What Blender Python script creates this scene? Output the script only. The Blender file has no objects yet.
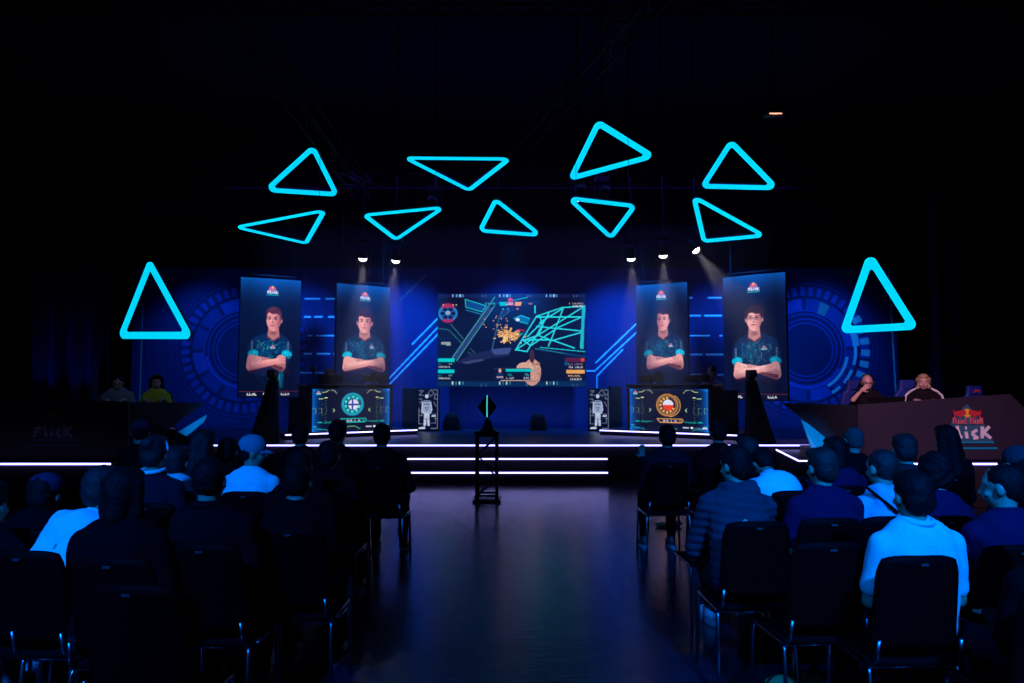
import bpy, bmesh, math, random
import numpy as np
from mathutils import Vector, Matrix, Euler

C = bpy.context.scene.collection
random.seed(7)
PI = math.pi

# ------------------------------------------------------------------ camera
F = 700.0
PITCH = math.atan(40.5 / F)
CAMZ = 1.69
cam = bpy.data.cameras.new('camera')
cam.sensor_width = 36.0
cam.lens = F / 1024.0 * 36.0
cam.clip_end = 200
camo = bpy.data.objects.new('camera', cam)
C.objects.link(camo)
camo.location = (0, 0, CAMZ)
camo.rotation_euler = (PI / 2 + PITCH, 0, 0)
bpy.context.scene.camera = camo

# ------------------------------------------------------------------ world and exposure
sc = bpy.context.scene
w = bpy.data.worlds.new('hall_air')
sc.world = w
w.use_nodes = True
w.node_tree.nodes['Background'].inputs[0].default_value = (0.02, 0.015, 0.12, 1)
w.node_tree.nodes['Background'].inputs[1].default_value = 0.012
sc.view_settings.view_transform = 'Standard'
sc.view_settings.look = 'None'
sc.view_settings.gamma = 1
sc.view_settings.exposure = 0
sc.view_settings.use_curve_mapping = False


def lamp(kind, loc, target, color, power, name='wash_light', angle=60, blend=0.6, size=0.3, sy=None):
    d = bpy.data.lights.new(name, kind)
    d.color = color
    d.energy = power
    if kind == 'SPOT':
        d.spot_size = math.radians(angle)
        d.spot_blend = blend
        d.shadow_soft_size = size
    elif kind == 'AREA':
        d.size = size
        if sy:
            d.shape = 'RECTANGLE'
            d.size_y = sy
    else:
        d.shadow_soft_size = size
    o = bpy.data.objects.new(name, d)
    C.objects.link(o)
    o.location = loc
    v = Vector(target) - Vector(loc)
    o.rotation_euler = v.to_track_quat('-Z', 'Y').to_euler()
    return o


# blue wash on the backdrop from the stage truss
for x, pw in ((-7.3, 170), (-5.0, 330), (-2.6, 700), (0.0, 500), (2.6, 700), (5.0, 380), (7.3, 260)):
    lamp('SPOT', (x, 14.75, 4.9), (x, 16.6, 1.5), (0.004, 0.19, 1.0), pw * 2.6, 'blue_wash_light', 80, 1.0, 0.15)
# low fill lights added to brighten the foot of the backdrop
for x, pw in ((-6.2, 14), (0.0, 22), (6.2, 14)):
    lamp('AREA', (x, 16.05 if x == 0 else 15.6, 0.72), (x, 16.6, 1.5), (0.004, 0.19, 1.0), pw * .8, 'backdrop_foot_fill_light', size=3.2, sy=0.06)
# blue wash over the audience from the rear truss
lamp('SPOT', (2.4, -3.6, 6.4), (2.7, 3.5, 0.9), (0.0, 0.18, 1.0), 10500, 'audience_wash_light', 33, 1.0, 0.25)
lamp('SPOT', (-3.2, -3.4, 6.4), (-2.7, 3.5, 0.9), (0.0, 0.17, 1.0), 7500, 'audience_wash_light', 32, 1.0, 0.25)
# low blue light over the stage deck
lamp('AREA', (0, 13.0, 5.6), (0, 14.0, 0.6), (0.10, 0.07, 1.0), 45, 'deck_wash_light', size=9, sy=2)
lamp('SPOT', (-2.8, -1.2, 6.5), (2.2, 5.0, 0.5), (0.0, 0.18, 1.0), 2600, 'audience_wash_light', 26, 1.0, 0.25)
for s in (-1, 1):
    lamp('SPOT', (s * 3.9, 9.0, 0.15), (s * 4.62, 10.7, 0.95), (0.0, 0.36, 1.0), 150, 'side_flat_fill_light', 26, 0.8, 0.05)  # low fill added without a fixture to brighten the blue flats
# violet fill added to lift the ceiling and rear wall above the stage
lamp('AREA', (0, 14.6, 5.3), (0, 18.0, 8.5), (0.10, 0.03, 1.0), 30, 'ceiling_fill_light', size=12, sy=1)
lamp('AREA', (0, 5.0, 8.7), (0, 5.0, 0.0), (0.12, 0.04, 1.0), 16, 'hall_fill_light', size=14, sy=8)  # unseen ambient fill added to tint the hall violet
# warm purple key light on the right commentary desk, pink-white on its people
lamp('SPOT', (3.2, 4.6, 4.6), (5.9, 9.9, 1.2), (1.0, 0.50, 0.74), 1350, 'desk_key_light', 29, 0.8, 0.1)
# blue floor lights on the left curtain
for x in (-10.3, -9.55):
    lamp('SPOT', (x, 14.85, 0.78), (x, 15.55, 2.1), (0.0, 0.03, 1.0), 30, 'curtain_up_light', 34, 0.9, 0.05)
# faint blue fill added to brighten the people behind the left desk
lamp('SPOT', (-4.0, 6.5, 4.8), (-5.7, 10.9, 1.7), (0.35, 0.6, 1.0), 55, 'desk_fill_light', 18, 0.8, 0.1)


# ------------------------------------------------------------------ helpers
def P(u, v, D):
    """world point seen at photograph position (u, v) whose distance into the hall is D"""
    a = (u - 512.0) / F
    b = (341.5 - v) / F
    cp, sp = math.cos(PITCH), math.sin(PITCH)
    d = Vector((a, cp - b * sp, sp + b * cp))
    return Vector((0, 0, CAMZ)) + d * (D / d.y)


def PZ(u, v, z):
    a = (u - 512.0) / F
    b = (341.5 - v) / F
    cp, sp = math.cos(PITCH), math.sin(PITCH)
    d = Vector((a, cp - b * sp, sp + b * cp))
    return Vector((0, 0, CAMZ)) + d * ((z - CAMZ) / d.z)


def lin(c):
    return tuple((x / 12.92 if x <= 0.04045 else ((x + 0.055) / 1.055) ** 2.4) for x in c)


def rgb(r, g, b):
    return lin((r / 255, g / 255, b / 255))


MC = {}


def mat(name, col, rough=0.6, metal=0.0, emit=None, es=1.0, bump=0, bscale=60, spec=0.5, sheen=0, coat=0):
    if name in MC:
        return MC[name]
    m = bpy.data.materials.new(name)
    m.use_nodes = True
    nt = m.node_tree
    b = nt.nodes['Principled BSDF']
    b.inputs['Base Color'].default_value = (*col, 1)
    b.inputs['Roughness'].default_value = rough
    b.inputs['Metallic'].default_value = metal
    b.inputs['Specular IOR Level'].default_value = spec
    b.inputs['Specular IOR Level'].default_value = spec
    if sheen:
        b.inputs['Sheen Weight'].default_value = sheen
    if coat:
        b.inputs['Coat Weight'].default_value = coat
    if emit:
        b.inputs['Emission Color'].default_value = (*emit, 1)
        b.inputs['Emission Strength'].default_value = es
    tc = nt.nodes.new('ShaderNodeTexCoord')
    nz = nt.nodes.new('ShaderNodeTexNoise')
    nz.inputs['Scale'].default_value = bscale
    nz.inputs['Detail'].default_value = 4
    nt.links.new(tc.outputs['Object'], nz.inputs['Vector'])
    if bump:
        bp = nt.nodes.new('ShaderNodeBump')
        bp.inputs['Strength'].default_value = bump
        bp.inputs['Distance'].default_value = 0.01
        nt.links.new(nz.outputs['Fac'], bp.inputs['Height'])
        nt.links.new(bp.outputs['Normal'], b.inputs['Normal'])
    if not emit:
        mx = nt.nodes.new('ShaderNodeMix')
        mx.data_type = 'RGBA'
        mx.inputs[6].default_value = (*[c * 0.8 for c in col], 1)
        mx.inputs[7].default_value = (*[min(1, c * 1.15) for c in col], 1)
        nt.links.new(nz.outputs['Fac'], mx.inputs[0])
        nt.links.new(mx.outputs[2], b.inputs['Base Color'])
    MC[name] = m
    return m


def tag(o, label=None, cat=None, group=None, kind=None):
    if label: o['label'] = label
    if cat: o['category'] = cat
    if group: o['group'] = group
    if kind: o['kind'] = kind
    return o


def empty(name, loc, rz=0, label=None, cat=None, group=None):
    o = bpy.data.objects.new(name, None)
    C.objects.link(o)
    o.location = loc
    o.rotation_euler = (0, 0, rz)
    o.empty_display_size = 0.1
    return tag(o, label, cat, group)


def link(name, me, m=None, parent=None, smooth=False):
    o = bpy.data.objects.new(name, me)
    C.objects.link(o)
    if m is not None:
        for k in (m if isinstance(m, (list, tuple)) else [m]):
            me.materials.append(k)
    if parent: o.parent = parent
    if smooth:
        me.polygons.foreach_set('use_smooth', [True] * len(me.polygons))
    return o


class MB:
    """collects shapes into one mesh"""

    def __init__(s):
        s.v = []
        s.f = []
        s.mi = []
        s.cur = 0
        s.M = Matrix.Identity(4)

    def add(s, vs, fs):
        n = len(s.v)
        s.v += [tuple(s.M @ Vector(p)) for p in vs]
        s.f += [tuple(i + n for i in f) for f in fs]
        s.mi += [s.cur] * len(fs)
        return s

    def box(s, c, size, bev=0.0, rot=None):
        cx, cy, cz = c
        hx, hy, hz = size[0] / 2, size[1] / 2, size[2] / 2
        R = rot.to_matrix() if isinstance(rot, Euler) else (rot if rot else Matrix.Identity(3))
        b = min(bev, hx * .9, hy * .9, hz * .9)
        if b <= 0:
            pts = [(x, y, z) for z in (-hz, hz) for y in (-hy, hy) for x in (-hx, hx)]
            fs = [(0, 2, 3, 1), (4, 5, 7, 6), (0, 1, 5, 4), (2, 6, 7, 3), (0, 4, 6, 2), (1, 3, 7, 5)]
        else:
            bm = bmesh.new()
            bmesh.ops.create_cube(bm, size=1)
            for q in bm.verts:
                q.co = Vector((q.co.x * 2 * hx, q.co.y * 2 * hy, q.co.z * 2 * hz))
            bmesh.ops.bevel(bm, geom=list(bm.edges) + list(bm.verts), offset=b, segments=2, profile=0.6, affect='EDGES')
            bm.verts.index_update()
            pts = [tuple(q.co) for q in bm.verts]
            fs = [tuple(q.index for q in f.verts) for f in bm.faces]
            bm.free()
        return s.add([tuple(Vector(c) + R @ Vector(p)) for p in pts], fs)

    def bar(s, a, b, w, h=None, up=(0, 0, 1)):
        a, b = Vector(a), Vector(b)
        d = b - a
        L = d.length
        if L < 1e-6: return s
        d.normalize()
        u = Vector(up)
        if abs(d.dot(u)) > .98: u = Vector((0, 1, 0))
        x = d.cross(u).normalized()
        z = x.cross(d)
        R = Matrix((x, d, z)).transposed()
        return s.box(tuple((a + b) / 2), (w, L, h or w), 0, R)

    def tube(s, pts, r, n=10, closed=False, caps=True):
        pts = [Vector(p) for p in pts]
        N = len(pts)
        rr = r if isinstance(r, (list, tuple)) else [r] * N
        vs = []
        prev = None
        for i, p in enumerate(pts):
            if closed:
                t = pts[(i + 1) % N] - pts[i - 1]
            else:
                t = (pts[min(i + 1, N - 1)] - pts[max(i - 1, 0)])
            t.normalize()
            if prev is None:
                a = Vector((0, 0, 1)) if abs(t.z) < .9 else Vector((1, 0, 0))
                x = t.cross(a).normalized()
            else:
                x = (prev - t * prev.dot(t))
                x = x.normalized() if x.length > 1e-6 else t.orthogonal().normalized()
            prev = x
            y = t.cross(x)
            for k in range(n):
                an = 2 * PI * k / n
                vs.append(tuple(p + (x * math.cos(an) + y * math.sin(an)) * rr[i]))
        fs = []
        for i in range(N if closed else N - 1):
            j = (i + 1) % N
            for k in range(n):
                fs.append((i * n + k, i * n + (k + 1) % n, j * n + (k + 1) % n, j * n + k))
        if caps and not closed:
            fs.append(tuple(range(n - 1, -1, -1)))
            fs.append(tuple((N - 1) * n + k for k in range(n)))
        return s.add(vs, fs)

    def lathe(s, prof, c=(0, 0, 0), n=24, axis='z', R=None):
        vs = []
        for r, z in prof:
            for k in range(n):
                a = 2 * PI * k / n
                p = Vector((r * math.cos(a), r * math.sin(a), z))
                if axis == 'y': p = Vector((p.x, p.z, -p.y))
                if axis == 'x': p = Vector((p.z, p.x, p.y))
                if R is not None: p = R @ p
                vs.append(tuple(Vector(c) + p))
        fs = []
        m = len(prof)
        for i in range(m - 1):
            for k in range(n):
                fs.append((i * n + k, i * n + (k + 1) % n, (i + 1) * n + (k + 1) % n, (i + 1) * n + k))
        fs.append(tuple(range(n - 1, -1, -1)))
        fs.append(tuple((m - 1) * n + k for k in range(n)))
        return s.add(vs, fs)

    def ell(s, c, r, R=None, n=14, m=10):
        prof = [(math.sin(PI * (i + .02) / (m + .04)), -math.cos(PI * (i + .02) / (m + .04))) for i in range(m + 1)]
        vs = []
        for a, z in prof:
            for k in range(n):
                t = 2 * PI * k / n
                p = Vector((a * math.cos(t) * r[0], a * math.sin(t) * r[1], z * r[2]))
                if R is not None: p = R @ p
                vs.append(tuple(Vector(c) + p))
        fs = []
        for i in range(m):
            for k in range(n):
                fs.append((i * n + k, i * n + (k + 1) % n, (i + 1) * n + (k + 1) % n, (i + 1) * n + k))
        fs.append(tuple(range(n - 1, -1, -1)))
        fs.append(tuple(m * n + k for k in range(n)))
        return s.add(vs, fs)

    def cap(s, a, ra, b, rb, n=12):
        """tapered limb with round ends"""
        a, b = Vector(a), Vector(b)
        d = b - a
        L = max(d.length, 1e-4)
        d.normalize()
        x = d.orthogonal().normalized()
        y = d.cross(x)
        rows = []
        for i in range(5):
            t = PI / 2 * (i + .05) / 5
            rows.append((a - d * ra * math.cos(t), ra * math.sin(t)))
        rows.append((a, ra))
        rows.append((b, rb))
        for i in range(4, -1, -1):
            t = PI / 2 * (i + .05) / 5
            rows.append((b + d * rb * math.cos(t), rb * math.sin(t)))
        vs = []
        for p, r in rows:
            for k in range(n):
                t = 2 * PI * k / n
                vs.append(tuple(p + (x * math.cos(t) + y * math.sin(t)) * r))
        fs = []
        for i in range(len(rows) - 1):
            for k in range(n):
                fs.append((i * n + k, i * n + (k + 1) % n, (i + 1) * n + (k + 1) % n, (i + 1) * n + k))
        fs.append(tuple(range(n - 1, -1, -1)))
        fs.append(tuple((len(rows) - 1) * n + k for k in range(n)))
        return s.add(vs, fs)

    def prism(s, poly, d0, d1, plane='xz'):
        """poly in the x-z plane extruded along y from d0 to d1 (or 'xy' extruded along z)"""
        n = len(poly)
        if plane == 'xz':
            vs = [(p[0], d0, p[1]) for p in poly] + [(p[0], d1, p[1]) for p in poly]
        else:
            vs = [(p[0], p[1], d0) for p in poly] + [(p[0], p[1], d1) for p in poly]
        fs = [tuple(range(n)), tuple(range(2 * n - 1, n - 1, -1))]
        for i in range(n):
            j = (i + 1) % n
            fs.append((i, i + n, j + n, j))
        return s.add(vs, fs)

    def mesh(s, name):
        me = bpy.data.meshes.new(name)
        me.from_pydata(s.v, [], s.f)
        me.update()
        bm = bmesh.new()
        bm.from_mesh(me)
        bmesh.ops.recalc_face_normals(bm, faces=bm.faces)
        bm.to_mesh(me)
        bm.free()
        return me

    def build(s, name, m, parent=None, smooth=False):
        me = s.mesh(name)
        if any(s.mi) and len(s.mi) == len(me.polygons):
            me.polygons.foreach_set('material_index', s.mi)
        return link(name, me, m, parent, smooth)


def voxel(mb, name, m, parent, vox=0.012, smooth=4, disp=None):
    """fuse the collected shapes into one continuous surface"""
    me = bpy.data.meshes.new(name)
    me.from_pydata(mb.v, [], mb.f)
    tmp = bpy.data.objects.new(name + '_tmp', me)
    C.objects.link(tmp)
    r = tmp.modifiers.new('r', 'REMESH')
    r.mode = 'VOXEL'
    r.voxel_size = vox
    if smooth:
        q = tmp.modifiers.new('s', 'SMOOTH')
        q.iterations = smooth
        q.factor = 0.5
    dg = bpy.context.evaluated_depsgraph_get()
    out = bpy.data.meshes.new_from_object(tmp.evaluated_get(dg))
    bpy.data.objects.remove(tmp)
    bpy.data.meshes.remove(me)
    out.name = name
    if disp:
        n = len(out.vertices)
        co = np.empty(n * 3, np.float32)
        no = np.empty(n * 3, np.float32)
        out.vertices.foreach_get('co', co)
        out.vertex_normals.foreach_get('vector', no)
        co = co.reshape(-1, 3)
        no = no.reshape(-1, 3)
        co = co + no * disp(co)[:, None]
        out.vertices.foreach_set('co', co.astype(np.float32).ravel())
        out.update()
    return link(name, out, m, parent, True)


def copy_tree(o, parent=None):
    c = o.copy()
    C.objects.link(c)
    c.parent = parent
    for ch in list(o.children):
        copy_tree(ch, c)
    return c


# ------------------------------------------------------------------ picture painter for LED displays and prints
class Canvas:
    def __init__(s, win, nx, ny, bg=(0, 0, 0), ss=2):
        s.win = win
        s.grain = .16
        s.nx, s.ny, s.ss = nx, ny, ss
        W, H = nx * ss, ny * ss
        x0, y0, x1, y1 = win
        xs = x0 + (np.arange(W) + .5) / W * (x1 - x0)
        ys = y0 + (np.arange(H) + .5) / H * (y1 - y0)
        s.X, s.Y = np.meshgrid(xs, ys)
        s.A = np.zeros((H, W, 3))
        s.A[:] = np.array(bg) / 255.0

    def put(s, mask, col, a=1.0):
        k = (mask * a)[..., None]
        s.A = s.A * (1 - k) + np.array(col) / 255.0 * k

    def add(s, mask, col, a=1.0):
        s.A = s.A + np.array(col) / 255.0 * (mask * a)[..., None]

    def ell(s, c, r, col, a=1, soft=0.0, rot=0):
        dx, dy = s.X - c[0], s.Y - c[1]
        if rot:
            cr, sr = math.cos(rot), math.sin(rot)
            dx, dy = dx * cr + dy * sr, -dx * sr + dy * cr
        d = np.sqrt((dx / r[0]) ** 2 + (dy / r[1]) ** 2)
        s.put((d < 1).astype(float) if soft <= 0 else np.clip((1 - d) / soft, 0, 1), col, a)

    def ring(s, c, r0, r1, col, a=1, a0=None, a1=None):
        dx, dy = s.X - c[0], s.Y - c[1]
        d = np.sqrt(dx ** 2 + dy ** 2)
        m = (d > r0) & (d < r1)
        if a0 is not None:
            t = np.degrees(np.arctan2(-dy, dx)) % 360
            a0 %= 360
            a1 %= 360
            m &= ((t > a0) & (t < a1)) if a0 < a1 else ((t > a0) | (t < a1))
        s.put(m.astype(float), col, a)

    def mask(s, pts):
        m = np.zeros(s.X.shape, bool)
        n = len(pts)
        for i in range(n):
            x1, y1 = pts[i]
            x2, y2 = pts[(i + 1) % n]
            if y1 == y2: continue
            c = ((s.Y > min(y1, y2)) & (s.Y <= max(y1, y2)))
            xi = x1 + (s.Y - y1) * (x2 - x1) / (y2 - y1)
            m ^= (c & (s.X < xi))
        return m.astype(float)

    def poly(s, pts, col, a=1):
        s.put(s.mask(pts), col, a)

    def line(s, p, q, wd, col, a=1, soft=0.0):
        px, py = p
        qx, qy = q
        dx, dy = qx - px, qy - py
        L = dx * dx + dy * dy + 1e-9
        t = np.clip(((s.X - px) * dx + (s.Y - py) * dy) / L, 0, 1)
        d = np.sqrt((s.X - px - t * dx) ** 2 + (s.Y - py - t * dy) ** 2)
        s.put((d < wd / 2).astype(float) if soft <= 0 else np.clip((wd / 2 - d) / (wd / 2 * soft), 0, 1), col, a)

    def path(s, pts, wd, col, a=1, soft=0):
        for p, q in zip(pts[:-1], pts[1:]): s.line(p, q, wd, col, a, soft)

    def rect(s, x0, y0, x1, y1, col, a=1):
        s.put(((s.X > x0) & (s.X < x1) & (s.Y > y0) & (s.Y < y1)).astype(float), col, a)

    def done(s):
        k = s.ss
        H, W = s.ny, s.nx
        a = s.A.reshape(H, k, W, k, 3).mean((1, 3))
        rn = np.random.RandomState(3)
        return a * (1 + s.grain * (rn.rand(H, W, 1) - .5))


def display(name, cv, w_, h_, m, parent, x0=0.0, z0=0.0, y=0.0):
    """picture as a fine grid of cells in the local x-z plane, facing -y"""
    A = np.clip(cv.done(), 0, 1)
    H, W, _ = A.shape
    lc = np.where(A <= 0.04045, A / 12.92, ((A + 0.055) / 1.055) ** 2.4)
    xs = x0 + (np.arange(W + 1)) / W * w_
    zs = z0 + h_ - (np.arange(H + 1)) / H * h_
    X, Z = np.meshgrid(xs, zs)
    co = np.stack([X, np.full_like(X, y), Z], -1).reshape(-1, 3)
    i = np.arange(H)[:, None] * (W + 1) + np.arange(W)[None, :]
    f = np.stack([i, i + W + 1, i + W + 2, i + 1], -1).reshape(-1, 4)
    me = bpy.data.meshes.new(name)
    me.vertices.add(len(co))
    me.vertices.foreach_set('co', co.ravel())
    me.loops.add(f.size)
    me.loops.foreach_set('vertex_index', f.ravel().astype(np.int32))
    me.polygons.add(len(f))
    me.polygons.foreach_set('loop_start', (np.arange(len(f)) * 4).astype(np.int32))
    me.update()
    at = me.color_attributes.new('picture', 'FLOAT_COLOR', 'CORNER')
    cc = np.concatenate([lc.reshape(-1, 3), np.ones((H * W, 1))], 1)
    at.data.foreach_set('color', np.repeat(cc, 4, 0).astype(np.float32).ravel())
    return link(name, me, m, parent)


def led_mat(name, strength=1.0):
    m = bpy.data.materials.new(name)
    m.use_nodes = True
    nt = m.node_tree
    b = nt.nodes['Principled BSDF']
    b.inputs['Base Color'].default_value = (0.004, 0.004, 0.005, 1)
    b.inputs['Roughness'].default_value = 0.5
    a = nt.nodes.new('ShaderNodeAttribute')
    a.attribute_name = 'picture'
    nt.links.new(a.outputs['Color'], b.inputs['Emission Color'])
    b.inputs['Emission Strength'].default_value = strength
    return m


def print_mat(name, rough=0.8):
    m = bpy.data.materials.new(name)
    m.use_nodes = True
    nt = m.node_tree
    b = nt.nodes['Principled BSDF']
    b.inputs['Roughness'].default_value = rough
    b.inputs['Specular IOR Level'].default_value = 0.15
    a = nt.nodes.new('ShaderNodeAttribute')
    a.attribute_name = 'picture'
    nt.links.new(a.outputs['Color'], b.inputs['Base Color'])
    tc = nt.nodes.new('ShaderNodeTexCoord')
    mp = nt.nodes.new('ShaderNodeMapping')
    mp.inputs['Scale'].default_value = (9, 1, 0.25)
    nz = nt.nodes.new('ShaderNodeTexNoise')
    nz.inputs['Scale'].default_value = 1.2
    bp = nt.nodes.new('ShaderNodeBump')
    bp.inputs['Strength'].default_value = 0.5
    bp.inputs['Distance'].default_value = 0.05
    nt.links.new(tc.outputs['Object'], mp.inputs['Vector'])
    nt.links.new(mp.outputs['Vector'], nz.inputs['Vector'])
    nt.links.new(nz.outputs['Fac'], bp.inputs['Height'])
    nt.links.new(bp.outputs['Normal'], b.inputs['Normal'])
    return m


LED = led_mat('led_display', 1.0)
PRINT = print_mat('printed_cloth')
M_black = mat('matt_black', (0.006, 0.006, 0.008), 0.7, bump=.1)
M_blackgloss = mat('satin_black', (0.006, 0.006, 0.008), 0.35)
M_metal = mat('black_steel', (0.02, 0.02, 0.022), 0.4, 0.8)
M_chrome = mat('chrome', (0.22, 0.22, 0.25), 0.3, 1.0)
M_alu = mat('aluminium', (0.25, 0.25, 0.27), 0.4, 1.0)
M_neon = mat('cyan_tube', (0, .3, .4), 0.4, emit=rgb(0, 215, 255), es=1.0)
M_strip = mat('white_led_strip', (.6, .6, .6), 0.4, emit=(0.36, 0.34, 1.0), es=4.6)
M_stage = mat('stage_deck', (0.018, 0.014, 0.03), 0.38, bump=.15, bscale=14)
M_riser = mat('stage_riser', (0.012, 0.008, 0.018), 0.6)

# ------------------------------------------------------------------ the hall
def floor_mat():
    m = bpy.data.materials.new('polished_dark_planks')
    m.use_nodes = True
    nt = m.node_tree
    b = nt.nodes['Principled BSDF']
    tc = nt.nodes.new('ShaderNodeTexCoord')
    mp = nt.nodes.new('ShaderNodeMapping')
    br = nt.nodes.new('ShaderNodeTexBrick')
    br.inputs['Scale'].default_value = 1
    br.inputs['Brick Width'].default_value = 1.6
    br.inputs['Row Height'].default_value = 0.14
    br.inputs['Mortar Size'].default_value = 0.003
    br.inputs['Color1'].default_value = (0.008, 0.008, 0.018, 1)
    br.inputs['Color2'].default_value = (0.014, 0.012, 0.026, 1)
    br.inputs['Mortar'].default_value = (0.003, 0.002, 0.003, 1)
    nt.links.new(tc.outputs['Object'], mp.inputs['Vector'])
    nt.links.new(mp.outputs['Vector'], br.inputs['Vector'])
    nt.links.new(br.outputs['Color'], b.inputs['Base Color'])
    nz = nt.nodes.new('ShaderNodeTexNoise')
    mp2 = nt.nodes.new('ShaderNodeMapping')
    mp2.inputs['Scale'].default_value = (1.2, 14, 1)
    nt.links.new(tc.outputs['Object'], mp2.inputs['Vector'])
    nt.links.new(mp2.outputs['Vector'], nz.inputs['Vector'])
    nz.inputs['Scale'].default_value = 3
    nz.inputs['Detail'].default_value = 5
    mr = nt.nodes.new('ShaderNodeMapRange')
    mr.inputs['To Min'].default_value = 0.17
    mr.inputs['To Max'].default_value = 0.24
    nt.links.new(nz.outputs['Fac'], mr.inputs['Value'])
    nt.links.new(mr.outputs['Result'], b.inputs['Roughness'])
    bp = nt.nodes.new('ShaderNodeBump')
    bp.inputs['Strength'].default_value = 0.22
    bp.inputs['Distance'].default_value = 0.01
    nt.links.new(nz.outputs['Fac'], bp.inputs['Height'])
    nt.links.new(bp.outputs['Normal'], b.inputs['Normal'])
    b.inputs['Specular IOR Level'].default_value = 0.55
    return m


def slab(name, c, size, m):
    o = MB().box(c, size).build(name, m)
    o['kind'] = 'structure'
    return o


M_wall = mat('black_wall', (0.006, 0.005, 0.012), 0.85, bump=.1, bscale=8)
slab('floor', (0, 7, -0.05), (30, 26, 0.1), floor_mat())
slab('ceiling', (0, 7, 9.05), (30, 26, 0.1), mat('ceiling_black', (0.012, 0.01, 0.02), .9))
slab('wall_left', (-15.05, 7, 4.5), (0.1, 26, 9), M_wall)
slab('wall_right', (15.05, 7, 4.5), (0.1, 26, 9), M_wall)
slab('wall_back', (0, 20.05, 4.5), (30, 0.1, 9), M_wall)
slab('wall_rear', (0, -6.05, 4.5), (30, 0.1, 9), M_wall)

# ceiling trusses
def truss(a, b, w=0.3, r=0.022, seg=0.5):
    mb = MB()
    a, b = Vector(a), Vector(b)
    d = (b - a)
    n = max(2, int(d.length / seg))
    d.normalize()
    u = Vector((0, 0, 1)) if abs(d.z) < .9 else Vector((0, 1, 0))
    x = d.cross(u).normalized()
    z = x.cross(d)
    cs = [x * sx * w / 2 + z * sz * w / 2 for sx, sz in ((-1, -1), (1, -1), (1, 1), (-1, 1))]
    for c in cs: mb.tube([a + c, b + c], r, 6)
    L = (b - a).length
    for i in range(n):
        p, q = a + d * L * i / n, a + d * L * (i + 1) / n
        for k in range(4):
            c0, c1 = cs[k], cs[(k + 1) % 4]
            if i % 2: c0, c1 = c1, c0
            mb.tube([p + c0, q + c1], r * .55, 5, caps=False)
    return mb


for i, (a, b, lab) in enumerate([
    ((-8.5, 14.3, 5.9), (8.5, 14.3, 5.9), 'long dark lattice truss over the stage behind the hanging triangles'),
    ((-9, 10.2, 7.4), (9, 10.2, 7.4), 'high dark lattice truss crossing the ceiling above the topmost triangles'),
    ((-9, 7.2, 7.9), (9, 7.2, 7.9), 'nearest dark lattice truss crossing under the ceiling'),
    ((-4.3, 6.5, 7.5), (-2.9, 13.5, 5.4), 'dim sloping truss left of centre running towards the stage'),
    ((3.2, 6.5, 7.5), (0.2, 13.5, 6.4), 'dim sloping truss right of centre running towards the stage')]):
    o = truss(a, b).build('lighting_truss', M_metal)
    tag(o, lab, 'truss', 'ceiling trusses')
    hw_ = MB()
    for t_ in (.12, .88):
        q_ = Vector(a) * (1 - t_) + Vector(b) * t_
        hw_.tube([(q_.x, q_.y, q_.z + .15), (q_.x, q_.y, 9.0)], .008, 6)
    hw_.build('hanging_chain', M_metal, o)

# back-of-stage curtains
def curtain(x0, x1, y, z0, z1, lab, amp=.09, per=.42, m=None):
    n = int((x1 - x0) / .04)
    vs, fs = [], []
    for i in range(n + 1):
        x = x0 + (x1 - x0) * i / n
        yy = y + amp * math.sin(2 * PI * x / per) + .03 * math.sin(x * 7.3)
        for j in range(7):
            z = z0 + (z1 - z0) * j / 6
            vs.append((x + .01 * math.sin(z * 2 + x), yy * 1.0 + .012 * math.sin(j * 1.7 + x * 3), z))
    for i in range(n):
        for j in range(6):
            a = i * 7 + j
            fs.append((a, a + 7, a + 8, a + 1))
    me = bpy.data.meshes.new('stage_curtain')
    me.from_pydata(vs, [], fs)
    me.update()
    o = link('stage_curtain', me, m or mat('curtain_velvet', (0.02, 0.018, 0.04), .85, sheen=.2), None, True)
    s = o.modifiers.new('thick', 'SOLIDIFY')
    s.thickness = 0.006
    return tag(o, lab, 'curtain', 'black side curtains')


curtain(-14.5, -8.95, 15.6, 0.02, 6.4, 'dark pleated curtain left of the blue backdrop with two thin blue light streaks')
curtain(9.3, 14.5, 15.6, 0.02, 6.4, 'dark pleated curtain right of the blue backdrop, unlit')
for i, x in enumerate((-10.3, -9.55)):
    e = empty('floor_uplight', (x, 14.85, 0), 0, ('left' if i == 0 else 'right') + ' small black floor uplight at the foot of the left curtain', 'uplight', 'curtain uplights')
    MB().lathe([(.09, .60), (.09, .72), (.075, .73)], n=20).build('housing', M_metal, e)
    MB().box((0, 0, .3), (.14, .14, .6), .01).build('pedestal', M_black, e)

# ------------------------------------------------------------------ blue printed backdrop
BD = 16.6
bx0, bx1 = P(131, 382, BD).x, P(899, 382, BD).x
bz0, bz1 = 0.6, P(512, 268, BD).z
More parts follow.
